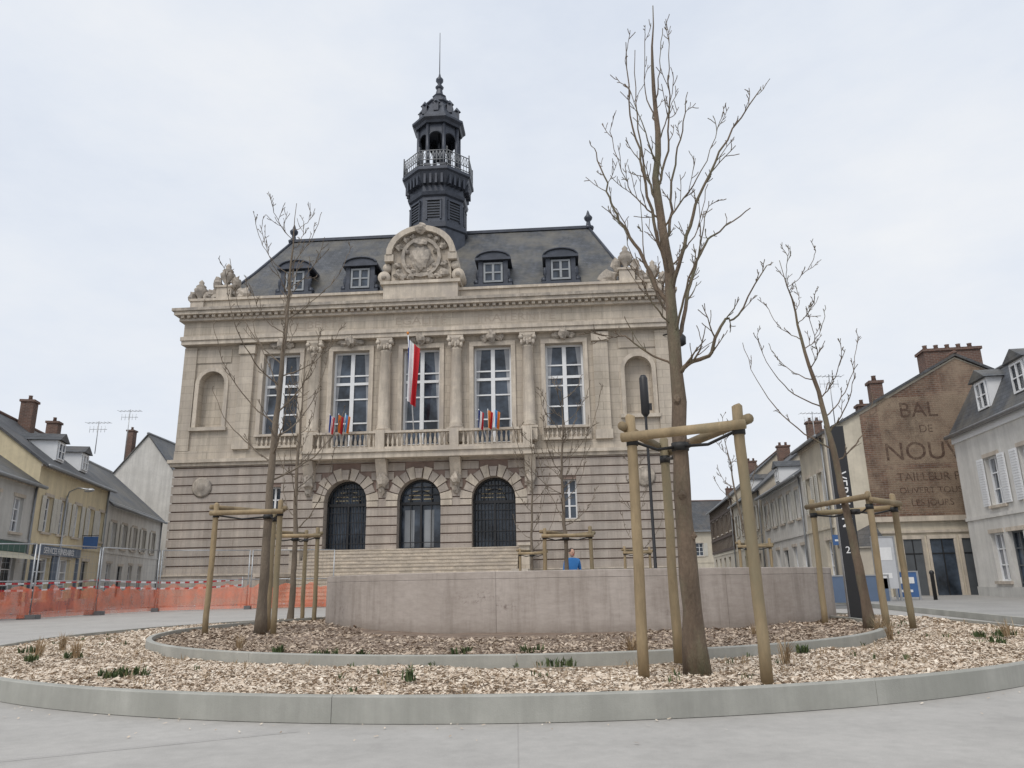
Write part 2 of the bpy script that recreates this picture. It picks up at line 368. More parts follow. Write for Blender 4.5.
for u in(NX,W-NX):
    up.quad((u-.73,.5,9.4),(u+.73,.5,9.4),(u+.73,.5,12.6),(u-.73,.5,12.6),STONE)
    K=12
    for i in range(K):
        a0=math.pi*i/K;a1=math.pi*(i+1)/K; sp=12.6-.725
        tr.prism([(u-.73*math.cos(a0),sp+.73*math.sin(a0)),(u-.73*math.cos(a1),sp+.73*math.sin(a1)),(u-.95*math.cos(a1),sp+.95*math.sin(a1)),(u-.95*math.cos(a0),sp+.95*math.sin(a0))],-.08,0,TRIM)
    tr.box(u-.95,u-.73,-.08,0,9.4,11.87,TRIM); tr.box(u+.73,u+.95,-.08,0,9.4,11.87,TRIM)
    tr.box(u-1.05,u+1.05,-.2,0,9.2,9.397,TRIM); tr.box(u-1.0,u+1.0,-.05,0,13.1,13.9,STONE)
for k in(-2,-1,0,1,2):
    u=C+k*B
    zb=8.9 if abs(k)==2 else 8.1
    window(wi,u-1.03,u+1.03,zb,13.5,.35,2,4,.11,.04,None,None,.32)
    wi.box(u-.92,u+.92,.325,.38,11.6,11.75,WHITE); wi.box(u-.11,u+.11,.32,.40,zb+.1,13.4,WHITE)
    tr.box(u-1.27,u-1.03,-.1,0,8.1,13.5,TRIM); tr.box(u+1.03,u+1.27,-.1,0,8.1,13.5,TRIM)
    tr.box(u-1.27,u+1.27,-.11,0,13.5,13.75,TRIM)
    if abs(k)==2: tr.box(u-1.3,u+1.3,-.15,.3,8.1,8.897,STONE)
    orn.blob((u,-.3,14.0),(.28,.3,.36),CARVE,k+9,.25); orn.blob((u-.4,-.15,13.95),(.28,.15,.2),CARVE,k+19,.35); orn.blob((u+.4,-.15,13.95),(.28,.15,.2),CARVE,k+29,.35)
def column(u,y):
    tr.box(u-.42,u+.42,y-.36,0,8.1,8.75,TRIM); tr.box(u-.46,u+.46,y-.40,0,8.753,8.86,TRIM)
    tr.lathe(u,y,[(.40,8.86),(.42,8.95),(.36,9.02),(.39,9.1),(.335,9.2),(.335,10.5),(.29,13.2),(.33,13.25),(.33,13.32),(.28,13.36),(.30,13.5),(.42,13.85),(.44,13.9)],18,TRIM)
    tr.box(u-.43,u+.43,y-.38,0,13.9,14.02,TRIM)
    for s_ in(-1,1):
        tr.tube([(u+s_*.36,y-.4,13.78),(u+s_*.36,y+.1,13.78)],.12,8,TRIM)
    for j in range(5): orn.blob((u+(j-2)*.16,y-.34,13.5+.08*(j%2)),(.09,.09,.16),TRIM,j+u,.3,8)
for k in(-1.5,-.5,.5,1.5): column(C+k*B,-.2)
for u in(C-2.5*B,C+2.5*B): 
    tr.box(u-.4,u+.4,-.2,0,8.6,13.5,STONE); tr.box(u-.46,u+.46,-.28,0,8.1,8.6,TRIM); tr.box(u-.47,u+.47,-.3,0,13.5,14.0,TRIM)
for u in(.3,W-.3):
    tr.box(u-.36,u+.36,-.12,0,8.1,14.0,STONE)
up.box(-.15,W+.15,-.45,.3,14.1,14.33,TRIM); up.box(-.2,W+.2,-.52,.3,14.333,14.55,TRIM)
up.box(-.1,W+.1,-.36,.3,14.553,15.45,STONE)
up.box(-.3,W+.3,-.62,.3,15.453,15.6,TRIM)
u=-.15
while u<W+.2: up.box(u,u+.18,-.78,-.55,15.603,15.75,TRIM); u+=.36
up.box(-.3,W+.3,-.55,.3,15.6,15.75,TRIM)
up.box(-.5,W+.5,-.9,.5,15.753,15.95,TRIM); up.box(-.6,W+.6,-1.0,.5,15.953,16.12,CARVE)
up.box(.1,W-.1,-.25,.5,16.123,16.75,STONE); up.box(.0,W,-.35,.6,16.753,16.9,TRIM)
for x in(0,W):
    gr.quad((x,0,0),(x,14,0),(x,14,7.3),(x,0,7.3),RUST); up.quad((x,0,7.3),(x,14,7.3),(x,14,16.9),(x,0,16.9),STONE)
up.quad((0,14,0),(W,14,0),(W,14,16.9),(0,14,16.9),STONE)
up.box(-.6,.1,.5,14.5,15.953,16.12,TRIM); up.box(W-.1,W+.6,.5,14.5,15.953,16.12,TRIM)
up.quad((0,0,16.85),(W,0,16.85),(W,14,16.85),(0,14,16.85),ZINC)
gr.box(.1,W-.1,.8,13.9,.1,7.2,DARK); up.box(.1,W-.1,.8,13.9,7.4,15.5,DARK)
for s_,tx in((-1.45,"LIBERTÉ"),(0,"EGALITÉ"),(1.35,"FRATERNITÉ")):
    text(TH,tx,(C+s_*B,-.362,15.0),(rad(90),0,0),.62,TEXTM,"frieze_lettering",.008,1.25)
# roof
b0=[(.9,.7,16.9),(W-.9,.7,16.9),(W-.9,13.3,16.9),(.9,13.3,16.9)]
mid=[(2.4,2.6,19.6),(W-2.4,2.6,19.6),(W-2.4,11.4,19.6),(2.4,11.4,19.6)]
RX=3.65
t0=[(RX,5.3,23),(W-RX,5.3,23),(W-RX,8.7,23),(RX,8.7,23)]
for a,b in((b0,mid),(mid,t0)):
    for i in range(4): rf.quad(a[i],a[(i+1)%4],b[(i+1)%4],b[i],SLATE)
rf.quad(*t0,LEAD)
rf.box(RX-.1,W-RX+.1,5.15,5.4,22.93,23.12,LEAD)
for i in range(4): rf.tube([b0[i],mid[i],t0[i]],.1,6,LEAD)
for u in(RX,W-RX):
    rf.lathe(u,5.4,[(.3,22.9),(.35,23.1),(.18,23.2),(.12,23.5),(.25,23.65),(.28,23.8),(.12,24),(.1,24.1),(.03,24.3)],10,LEAD)
for k in(-2,-1,1,2):
    u=C+k*B; y=1.15
    rf.box(u-.72,u+.72,y,y+2.0,17.7,19.05,LEAD)
    rf.box(u-.86,u-.6,y-.12,y,17.55,19.05,LEAD); rf.box(u+.6,u+.86,y-.12,y,17.55,19.05,LEAD)
    rf.box(u-1.1,u+1.1,y-.22,y+.05,17.40,17.6,LEAD)
    for q in(-1,1):
        rf.tube([(u+q*.98,y-.1,17.75),(u+q*.98,y+.4,17.75)],.17,8,LEAD); rf.blob((u+q*.9,y-.05,18.2),(.12,.12,.35),LEAD,k,.1,8)
    window(rf,u-.56,u+.56,17.72,18.95,y-.1,2,2,.11,.045,DFR,GLASS)
    rf.box(u-1.05,u+1.05,y-.3,y+2.2,19.05,19.2,LEAD)
    K=10; pl=[(u-.98*math.cos(math.pi*i/K),19.2+.42*math.sin(math.pi*i/K)) for i in range(K+1)]
    rf.prism(pl,y-.2,y+2.4,LEAD); rf.tube([(a,y-.24,b) for a,b in pl],.06,6,LEAD)
    rf.lathe(u,y,[(.06,19.6),(.09,19.72),(.01,19.85)],6,LEAD)
# skyline ornaments
def urn(u,y,z0,s):
    orn.box(u-.45*s,u+.45*s,y-.4*s,y+.4*s,z0,z0+.7*s,TRIM); orn.box(u-.52*s,u+.52*s,y-.47*s,y+.47*s,z0+.7*s,z0+.82*s,TRIM)
    b=z0+.82*s
    orn.lathe(u,y,[(.3*s,b),(.18*s,b+.15*s),(.15*s,b+.25*s),(.4*s,b+.6*s),(.45*s,b+.85*s),(.3*s,b+1*s),(.34*s,b+1.08*s),(.15*s,b+1.25*s),(.18*s,b+1.4*s),(.01,b+1.6*s)],12,CARVE)
    for q in(-1,1): orn.blob((u+q*.55*s,y,b+.3*s),(.28*s,.25*s,.4*s),CARVE,u+q,.35)
urn(1.95,.1,16.9,.95); urn(W-1.95,.1,16.9,.95); urn(.5,-.05,16.12,.85); urn(W-.5,-.05,16.12,.85)
for q,u in((-1,2.95),(1,W-2.95),(-1,1.2),(1,W-1.2)):
    orn.blob((u,.05,17.2),(.5,.3,.4),CARVE,u,.35)
P=C; y=-.45
orn.box(P-2.1,P+2.1,y-.2,.8,16.123,17.1,TRIM); orn.box(P-2.25,P+2.25,y-.32,.85,17.103,17.28,TRIM)
K=16
pl=[(P-1.7,17.283)]+[(P-1.7*math.cos(math.pi*i/K),18.75+1.55*math.sin(math.pi*i/K)) for i in range(K+1)]+[(P+1.7,17.283)]
orn.prism(pl,y,.8,STONE)
for i in range(K):
    a0=math.pi*i/K;a1=math.pi*(i+1)/K
    orn.prism([(P-1.65*math.cos(a0),18.9+1.4*math.sin(a0)),(P-1.65*math.cos(a1),18.9+1.4*math.sin(a1)),(P-1.98*math.cos(a1),18.9+1.72*math.sin(a1)),(P-1.98*math.cos(a0),18.9+1.72*math.sin(a0))],y-.35,.85,TRIM)
    orn.prism([(P-.95*math.cos(a0*2),18.75+1.02*math.sin(a0*2)),(P-.95*math.cos(a1*2),18.75+1.02*math.sin(a1*2)),(P-1.15*math.cos(a1*2),18.75+1.22*math.sin(a1*2)),(P-1.15*math.cos(a0*2),18.75+1.22*math.sin(a0*2))],y-.16,y,CARVE)
orn.box(P-2.05,P-1.55,y-.3,.8,18.5,18.9,TRIM); orn.box(P+1.55,P+2.05,y-.3,.8,18.5,18.9,TRIM)
orn.blob((P,y-.05,18.7),(.62,.25,.78),CARVE,2,.2,16,4); orn.blob((P,y-.1,19.6),(.4,.25,.25),CARVE,5,.3); orn.blob((P,y-.2,20.45),(.38,.3,.3),CARVE,6,.3)
for q in(-1,1):
    for j,(dx,dz,r) in enumerate(((1.3,17.75,.3),(1.0,17.6,.25),(.6,17.55,.22),(1.35,18.3,.22),(1.3,19.4,.25),(.9,19.85,.22),(.75,18.2,.16),(.8,19.1,.14),(.45,17.9,.16),(.5,20.05,.16))): orn.blob((P+q*dx,y-.05,dz),(r,.2,r*.9),CARVE,j+q*7,.35)
    orn.tube([(P+q*2.1,y-.1,17.62),(P+q*2.1,.6,17.62)],.36,14,TRIM); orn.tube([(P+q*1.95,y-.1,18.2),(P+q*1.95,.6,18.2)],.24,12,TRIM)
    orn.blob((P+q*2.1,y-.15,17.62),(.16,.12,.16),CARVE,1,.1)
# tower
TY=5.0; o8=math.pi/8
def oct_(prof,m=LEAD): tw.lathe(C,TY,prof,8,m,False,o8)
oct_([(2.0,18.5),(2.0,22.4),(2.1,22.5),(2.1,22.8),(1.88,22.95),(1.85,24.7),(1.98,24.8),(2.05,25.0),(1.88,25.1),(1.88,25.5),(2.0,25.6),(2.3,26.3),(2.42,26.4),(2.42,26.6),(1.6,26.62)])
for i in range(8):
    a=i*math.pi/4; ca,sa=math.cos(a),math.sin(a)
    ap=1.88*math.cos(o8)
    cx,cy=C+ca*(ap-.02),TY+sa*(ap-.02); tx,ty=-sa,ca
    def face(x0,x1,z0,z1,d0,d1,m):
        P8=[]
        for zz in(z0,z1):
            for t,d in((x0,d0),(x1,d0),(x1,d1),(x0,d1)): P8.append((cx+tx*t+ca*d,cy+ty*t+sa*d,zz))
        tw.add(P8,[(3,2,1,0),(4,5,6,7),(0,1,5,4),(1,2,6,5),(2,3,7,6),(3,0,4,7)],m)
    face(-.4,.4,23.2,24.4,-.1,.03,IRON)
    for q in range(6): face(-.4,.4,23.25+q*.19,23.33+q*.19,.0,.08,LEAD)
    face(-.5,-.4,23.1,24.5,-.1,.1,LEAD); face(.4,.5,23.1,24.5,-.1,.1,LEAD); face(-.5,.5,24.4,24.5,-.1,.12,LEAD)
    for q in(-.55,-.18,.18,.55): face(q-.07,q+.07,25.5,26.3,.0,.36,LEAD)
    b=a+o8; r=1.38
    tw.tube([(C+r*math.cos(b),TY+r*math.sin(b),26.6),(C+r*math.cos(b),TY+r*math.sin(b),30.3)],.13,8,LEAD)
    tw.box(C+r*math.cos(b)-.2,C+r*math.cos(b)+.2,TY+r*math.sin(b)-.2,TY+r*math.sin(b)+.2,26.6,27.3,LEAD)
    b2=b+math.pi/4; p0=Vector((C+r*math.cos(b),TY+r*math.sin(b),0)); p1=Vector((C+r*math.cos(b2),TY+r*math.sin(b2),0))
    K=8; arc=[]
    for j in range(K+1):
        t=j/K; w=p0.lerp(p1,t); arc.append((w.x,w.y,29.2+.55*math.sqrt(max(0,1-(2*t-1)**2))))
    for j in range(K):
        q,w=arc[j],arc[j+1]; tw.quad(q,w,(w[0],w[1],30.3),(q[0],q[1],30.3),LEAD)
    tw.tube(arc,.06,5,LEAD)
    R2=2.33; q0=Vector((C+R2*math.cos(b),TY+R2*math.sin(b),0)); q1=Vector((C+R2*math.cos(b2),TY+R2*math.sin(b2),0))
    for zz in(26.75,27.1,27.75): tw.tube([(q0.x,q0.y,zz),(q1.x,q1.y,zz)],.035,5,ZINC)
    for j in range(9):
        w=q0.lerp(q1,j/8); w2=q0.lerp(q1,(j+1)/8) if j<8 else w
        tw.tube([(w.x,w.y,26.6),(w.x,w.y,27.78 if j%8 else 28)],.022 if j%8 else .05,4,ZINC)
        tw.tube([(w.x,w.y,27.1),(w2.x,w2.y,27.72)],.018,4,ZINC); tw.tube([(w2.x,w2.y,27.1),(w.x,w.y,27.72)],.018,4,ZINC)
    rr=1.2
    tw.box(C+rr*ca-.16,C+rr*ca+.16,TY+rr*sa-.16,TY+rr*sa+.16,31.3,31.95,LEAD)
    tw.lathe(C+rr*ca,TY+rr*sa,[(.3,31.95),(.01,32.35)],4,LEAD,False)
oct_([(1.3,30.3),(1.6,30.3),(1.68,30.45),(1.85,30.6),(1.85,30.75),(1.62,30.85),(1.45,31.2),(1.1,31.9),(.9,32.3),(1.0,32.4),(1.0,32.5),(.66,32.7),(.45,33.1),(.5,33.2),(.28,33.4),(.18,33.9)])
tw.lathe(C,TY,[(.18,33.8),(.3,34.0),(.18,34.15),(.12,34.3),(.26,34.5),(.26,34.65),(.1,34.85),(.05,35.1),(.03,35.2)],10,LEAD)
tw.tube([(C,TY,35.1),(C,TY,38.5)],[.035,.02],5,IRON)
tw.blob((C,TY,28.7),(.42,.42,.5),LEAD,1,.02); tw.tube([(C,TY,29.0),(C,TY,30.3)],.06,6,LEAD)
# stairs
st=Part(); n=15
for i in range(n):
    z1=ZF*(1-i/n); y1=-1.4-.32*i; y0=-1.4-.32*(i+1)
    st.box(C-5.3,C+5.3,y0,y1,0,z1-.004,TRIM)
    st.box(C-5.3,C+5.3,y0-.03,y0+.0,z1-.06,z1-.0045,STONE)
st.box(C-5.3,C+5.3,-1.4,0,0,ZF-.002,TRIM)
for x in(C-5.9,C+5.3):
    st.box(x,x+.6,-6.4,0,0,1.3,STONE); st.box(x-.06,x+.66,-6.5,0,1.3,1.45,TRIM); st.box(x+.05,x+.55,-2.6,0,1.45,2.6,STONE); st.box(x-.0,x+.6,-2.7,0,2.6,2.72,TRIM)
# flags
fl=Part()
fl.tube([(C-.2,-.8,8.7),(C-.45,-1.5,13.8)],[.035,.03],6,WHITE); fl.blob((C-.46,-1.52,13.9),(.07,.07,.09),ORG,1,0)
def drape(p0,w,h,cols,seed,side=1):
    n=18; m=14
    vs=[]
    for j in range(m+1):
        t=j/m
        for i in range(n+1):
            s_=i/n
            vs.append((p0[0]+s_*w*(1-.25*t)+.07*math.sin(s_*14+seed+t*2)*t*w, p0[1]+.16*math.sin(s_*17+seed)*(.4+.6*t)*min(1,w*2), p0[2]-h*t-(.55*s_*(h/3))*(1-t*.3)))
    for i in range(n):
        c=cols[min(len(cols)-1,int(i/n*len(cols)))]
        fl.add([vs[j*(n+1)+i+k] for j in range(m+1) for k in(0,1)],[(2*j,2*j+1,2*j+3,2*j+2) for j in range(m)],c,True)
drape((C-.46,-1.5,13.6),.68,3.4,[BLUE,FWH,FWH,RED,RED,RED],1)
for u in(C-B,C+B):
    for k,(dx,cols) in enumerate(((-.6,[BLUE,FWH,RED]),(-.12,[ORG,RED]),(.25,[LBL,ORG]))):
        x1=u+dx*1.0; fl.tube([(u-.1+dx*.3,-.95,8.2),(x1,-1.5,9.6)],.02,5,WHITE)
        drape((x1,-1.5,9.55),.28,.95,cols,k*2+u)
for p,nm in((gr,"ground_floor_walls"),(up,"upper_walls"),(tr,"columns_and_balustrades"),(wi,"windows_and_doors"),(rf,"mansard_roof"),(tw,"bell_tower"),(orn,"carved_ornaments"),(st,"entrance_steps"),(fl,"flags")): p.build(nm,TH)
ln=Part(); ln.tube([(W-.2,-.1,13.7),(W+.6,-.9,13.7),(W+.6,-.9,13.4)],.04,5,IRON); ln.lathe(W+.6,-.9,[(.1,12.8),(.26,12.9),(.28,13.3),(.15,13.45)],8,IRON); ln.build("wall_lantern",TH)

# ================================================================== HOUSES
def house(name,org,ang,W,D,eave,ridge,wall,roof,wins,chim=(),dorm=(),shut=True,mans=False,band=True,ridgefrac=.5,extra=None,shmat=None):
    E=empty(name,(org[0],org[1],0),rad(ang)); w=Part(); r=Part(); wn=Part()
    holes=[(u-a/2,u+a/2,z0,z1,False) for u,z0,z1,a in wins]
    w.wall(0,W,0,eave,holes,wall,0,.22)
    ry=D*ridgefrac
    for x in(0,W):
        if mans: w.add([(x,0,0),(x,D,0),(x,D,eave),(x,0,eave)],[(0,1,2,3)],wall)
        else: w.add([(x,0,0),(x,D,0),(x,D,eave),(x,ry,ridge-.1),(x,0,eave)],[(0,1,2,3,4)],wall)
    w.quad((0,D,0),(W,D,0),(W,D,eave),(0,D,eave),wall)
    w.box(.1,W-.1,.35,D-.1,.1,eave-.2,DARK)
    w.box(-.01,W+.01,-.04,0,0,.45,GREN)
    if band: w.box(-.02,W+.02,-.07,0,eave-.25,eave-.003,TRIM if wall is not WREN else WHITE); w.box(-.02,W+.02,-.05,0,2.85,2.97,wall)
    if mans:
        a=[(-.05,-.2,eave),(W+.1,-.2,eave),(W+.1,D+.2,eave),(-.05,D+.2,eave)]; b=[(.5,.9,ridge),(W-.5,.9,ridge),(W-.5,D-.9,ridge),(.5,D-.9,ridge)]
        for i in range(4): r.quad(a[i],a[(i+1)%4],b[(i+1)%4],b[i],roof)
        c=[(2,D/2,ridge+.9),(W-2,D/2,ridge+.9)]
        r.quad(b[0],b[1],c[1],c[0],roof); r.quad(b[2],b[3],c[0],c[1],roof); r.add([b[1],b[2],c[1]],[(0,1,2)],roof); r.add([b[3],b[0],c[0]],[(0,1,2)],roof)
        r.tube([b[0],b[1]],.07,6,ZINC); r.tube([(-.1,-.24,eave+.02),(W+.1,-.24,eave+.02)],.08,6,ZINC)
    else:
        ov=.3; sl=(ridge-eave)/ry
        sb=(ridge-eave)/(D-ry)
        for (y0,z0,y1,z1) in((-ov,eave-ov*sl+.05,ry,ridge+.05),(D+ov,eave-ov*sb+.05,ry,ridge+.05)):
            r.add([(-.12,y0,z0),(W+.12,y0,z0),(W+.12,y1,z1),(-.12,y1,z1),(-.12,y0,z0-.12),(W+.12,y0,z0-.12),(W+.12,y1,z1-.12),(-.12,y1,z1-.12)],[(0,1,2,3),(4,5,6,7),(0,1,5,4),(1,2,6,5),(0,3,7,4)],roof)
        r.tube([(-.12,ry,ridge+.07),(W+.12,ry,ridge+.07)],.1,6,CBRK if roof is SLATE2 else ZINC)
        r.tube([(-.1,-ov-.05,eave-ov*sl),(W+.1,-ov-.05,eave-ov*sl)],.075,6,ZINC)
    w.tube([(W-.25,-.08,.3),(W-.25,-.08,eave-.2)],.05,6,ZINC)
    for i,(u,z0,z1,a) in enumerate(wins):
        door=z0<.3
        window(wn,u-a/2,u+a/2,z0,z1,.14,2,3 if not door else 4,.06,.022,WHITE if not door else SHUTG,GLASSP if R.random()<.3 else GLASS,a*.26 if not door and R.random()<.7 else 0)
        w.box(u-a/2-.12,u+a/2+.12,-.09,0,z0-.1,z0-.003,TRIM)
        w.box(u-a/2-.1,u+a/2+.1,-.03,0,z1+.003,z1+.14,TRIM); 
        if shut and z0>2.5:
            for q in(-1,1):
                x0=u+q*(a/2+.03); x1=u+q*(a/2+.03+a*.48); x0,x1=min(x0,x1),max(x0,x1)
                wn.box(x0,x1,-.07,-.035,z0,z1,shmat or SHUT)
                zz=z0+.08
                while zz<z1-.08: wn.box(x0+.05,x1-.05,-.085,-.07,zz,zz+.035,shmat or SHUT); zz+=.09
    for (u,y,wx,wy,z0,z1) in chim:
        r.box(u-wx/2,u+wx/2,y-wy/2,y+wy/2,z0,z1,CBRK); r.box(u-wx/2-.06,u+wx/2+.06,y-wy/2-.06,y+wy/2+.06,z1,z1+.12,CBRK)
        kx=max(1,int(max(wx,wy)/.4))
        for i in range(kx):
            t=(i+.5)/kx-.5; r.lathe(u+(t*wx if wx>wy else 0),y+(t*wy if wy>=wx else 0),[(.11,z1+.12),(.09,z1+.34),(.11,z1+.38)],8,CBRK)
    for (u,z0,h) in dorm:
        y=(z0-eave)/(ridge-eave)*(ry if not mans else 1.1)-.15
        r.box(u-.5,u+.5,y,y+1.6,z0,z0+h,WHITE); window(r,u-.4,u+.4,z0+.08,z0+h-.08,y-.06,2,2,.06,.02)
        r.prism([(u-.65,z0+h),(u+.65,z0+h),(u,z0+h+.4)],y-.15,y+2.2,roof)
    w.build("walls",E); r.build("roof",E); wn.build("windows",E)
    return E
def rows(us,z0,z1,a): return [(u,z0,z1,a) for u in us]
E1=house("white_corner_house",(17.4,28.9),-98,14,8,6.1,8.2,WREN,SLATE,rows([2.7,5.1,7.6,10.1,12.3],3.25,4.95,1.0)+rows([2.1,4.6,7.5,10.1],.65,2.3,.9)+rows([3.4],.02,2.3,1.0),chim=[(2.6,3.6,.6,.6,7.9,9.2),(6,3,.6,1.6,8,9.6)],dorm=[(2.7,6.6,1.15),(5.3,6.6,1.15),(8.1,6.6,1.15)],mans=True,shmat=WHITE)
E2=house("brick_house_with_painted_sign",(13.2+.14*4.5,35.5),-98,4.55,11.4,6.85,9.95,CREAM,SLATE2,rows([1.2,3.3],3.7,5.3,.9)+rows([1.2,3.3],.8,2.4,.9),chim=[(3.6,5.9,.8,2.3,9.0,10.3),(3.8,2.6,.45,.5,7.8,9.0)])
g=Part(); Wg=4.55
g.add([(Wg+.012,1.55,2.9),(Wg+.012,11.2,2.9),(Wg+.012,11.2,7.0),(Wg+.012,5.7,9.78),(Wg+.012,1.55,7.5)],[(0,1,2,3,4)],BRICK)
g.box(Wg,Wg+.10,1.6,9.0,0,3.0,CREAM); g.box(Wg,Wg+.28,1.5,9.0,3.0,3.2,TRIM); g.box(Wg,Wg+.18,1.6,9.0,2.55,2.65,TRIM)
for (a,b,m) in((2.5,3.2,SHUTG),(3.5,4.4,GLASS),(4.7,5.5,SHUTG)):
    g.box(Wg+.05,Wg+.115,a,b,.02,2.3,m); g.box(Wg+.1,Wg+.16,a-.1,a,0,2.4,TRIM); g.box(Wg+.1,Wg+.16,b,b+.1,0,2.4,TRIM); g.box(Wg+.1,Wg+.17,a-.1,b+.1,2.3,2.45,TRIM)
    g.box(Wg+.115,Wg+.135,(a+b)/2-.02,(a+b)/2+.02,.05,2.28,IRON); g.box(Wg+.115,Wg+.13,a+.03,b-.03,1.7,1.75,IRON)
g.add([(Wg+.05,-.1,2.25),(Wg+1.6,-.1,1.95),(Wg+1.6,1.5,1.95),(Wg+.05,1.5,3.0)],[(0,1,2,3)],SLATE2); g.box(Wg,Wg+1.5,.0,1.4,0,2.0,CREAM)
for (a,b,c,d) in((2.3,6.2,5.35,8.2),(2.3,6.2,3.35,5.15)):
    g.quad((Wg+.016,a,c),(Wg+.016,b,c),(Wg+.016,b,d),(Wg+.016,a,d),PAINT)
g.build("gable_wall",E2)
for s_,yy,zz,sz in(("BAL",3.9,7.6,.9),("DE",4.1,6.8,.45),("NOUV",3.85,5.85,1.05),("TAILLEUR P",3.9,4.8,.48),("OUVERT TOUS",3.9,4.25,.36),("LES JOURS",3.9,3.75,.36)):
    text(E2,s_,(Wg+.022,yy,zz),(rad(90),0,rad(90)),sz,GHOST,"painted_sign_lettering",.001,1.0)
def street(t): return (13.2+.14*t,31+t)
house("white_row_house",(*street(15.2),),-98,10.7,8,5.8,8.4,WREN,SLATE2,rows([1.3,3.4,5.5,7.6,9.5],3.7,5.1,.85)+rows([1.3,3.4,7.6,9.5],.9,2.4,.9)+rows([5.5],.02,2.3,.95),chim=[(2,4,.5,.9,8,9.3),(9,4,.5,1.0,8,9.2)],dorm=[(3,6.2,.9)])
house("cream_row_house",(*street(27),),-98,11.6,8,6.4,9.6,CREAM,SLATE2,rows([1.5,4,6.5,9.5],3.9,5.4,.9)+rows([1.5,4,9.5],.9,2.4,.9),chim=[(1,4,.5,.9,9,10.6),(10.5,4,.5,.9,9,10.5)],dorm=[(4,6.9,.9)])
HT=house("half_timbered_house",(*street(42),),-98,14.8,8,7.2,10.6,CREAM,SLATE2,rows([2,5,8,11,13.4],4.6,6.0,1.0)+rows([2,5,8,11],1,2.6,1.1),chim=[(2,4,.6,.9,10,11.6)],shut=False)
h=Part()
for u in[i*.74 for i in range(21)]: h.box(u-.07,u+.07,-.06,0,3.2,7.1,TIMB)
for zz in(3.2,4.3,6.2,7.0): h.box(0,14.8,-.09,0,zz-.1,zz+.1,TIMB)
h.build("timber_framing",HT)
house("end_of_street_house",(11,96),0,30,9,7,11,CREAM,SLATE2,rows([2+i*2.6 for i in range(11)],3.7,5.3,1.),chim=[(6,4,.9,.6,10,12.5),(18,4,.9,.6,10,12.5)])
def ls(Y): return (-20.6-.22*(Y-32),Y)
GH=house("grey_corner_house",ls(20),102.4,12.2,7.5,5.4,8.0,GREN,SLATE,rows([2,4.2,6.4,8.4,10.6],3.2,4.6,.95)+rows([2,4.2],.8,2.4,1.2)+rows([7.6,10.2],.5,2.35,1.9),chim=[(9.5,4,.6,.5,7,8.8)],shut=False)
s_=Part(); s_.box(6.2,11.6,-.16,-.06,2.42,2.8,flat("shop_sign_green",(.05,.11,.09))); s_.add([(6.3,-.1,2.42),(11.5,-.1,2.42),(11.5,-.9,2.1),(6.3,-.9,2.1)],[(0,1,2,3)],flat("awning_cream",(.6,.55,.42))); s_.build("shop_front",GH)
YH=house("yellow_shop_house",ls(32.02),102.4,9.7,7.5,6.4,9.3,YELL,SLATE2,rows([1.4,3.2,5.2,7.2,8.9],3.4,4.95,.85)+rows([1.6,4.2],.5,2.3,1.8)+rows([7.2],.02,2.3,1.0),chim=[(.8,3.2,.7,.6,8.6,10.4),(6.0,3.2,.6,.6,8.6,10.3)],dorm=[(3.0,6.8,.95),(6.4,6.8,.95)])
s_=Part(); s_.box(.3,6.0,-.14,-.06,2.42,2.82,SHOPB); s_.box(.3,.5,-.1,0,0,2.4,SHOPB); s_.box(5.8,6.0,-.1,0,0,2.4,SHOPB); s_.box(2.6,3.2,-.09,-.041,0,2.4,SHOPB); s_.box(.5,5.8,-.08,-.041,0,.5,SHOPB)
s_.box(6.3,6.36,-.75,-.08,2.9,3.5,SIGNB); s_.tube([(6.33,0,3.55),(6.33,-.78,3.55)],.02,5,IRON); s_.build("shop_front",YH)
text(YH,"SERVICES FUNERAIRES",(3.1,-.15,2.6),(rad(90),0,0),.38,WTX,"shop_lettering",.004)
house("white_village_house",ls(41.7),102.4,12.6,7.5,5.7,9.0,WREN,SLATE,rows([1.4,3.6,5.8,8,10.5],3.2,4.6,.9)+rows([1.4,5.8,8],.8,2.3,.9)+rows([3.6],.02,2.2,.95),chim=[(1,3.7,.6,.6,8.2,10.2)],shmat=SHUT)
house("gabled_white_house",(-26,57),90,9,5.2,9.3,12.6,WREN,SLATE,rows([3,6],4,5.5,1.),chim=[(.9,4.4,.6,.5,9.5,13.0)])
house("distant_slate_house",(-34,50),90,14,8,7.5,11,CREAM,SLATE2,rows([3,6],4,5.5,1.),chim=[(1.5,4,.6,1.1,9.5,12.4)])
def antenna(x,y,z,h):
    a=Part(); a.tube([(0,0,0),(0,0,h)],.025,5,GALV); a.tube([(-.7,0,h-.1),(.7,.1,h-.1)],.015,4,GALV); a.tube([(-.5,0,h-.5),(.5,.1,h-.5)],.015,4,GALV)
    for i in range(7): a.tube([(-.7+i*.23,-.25,h-.1),(-.7+i*.23,.25,h-.1)],.01,4,GALV)
    for i in range(5): a.tube([(-.5+i*.23,0,h-.7),(-.5+i*.23,0,h-.3)],.01,4,GALV)
    a.build("roof_antenna",None,(x,y,z))
antenna(-24.7,46.5,8.9,3.2); antenna(-25.2,44,8.8,2.0); antenna(16.2,36.5,8.0,2.9); antenna(17.8,43,8.2,2.2)

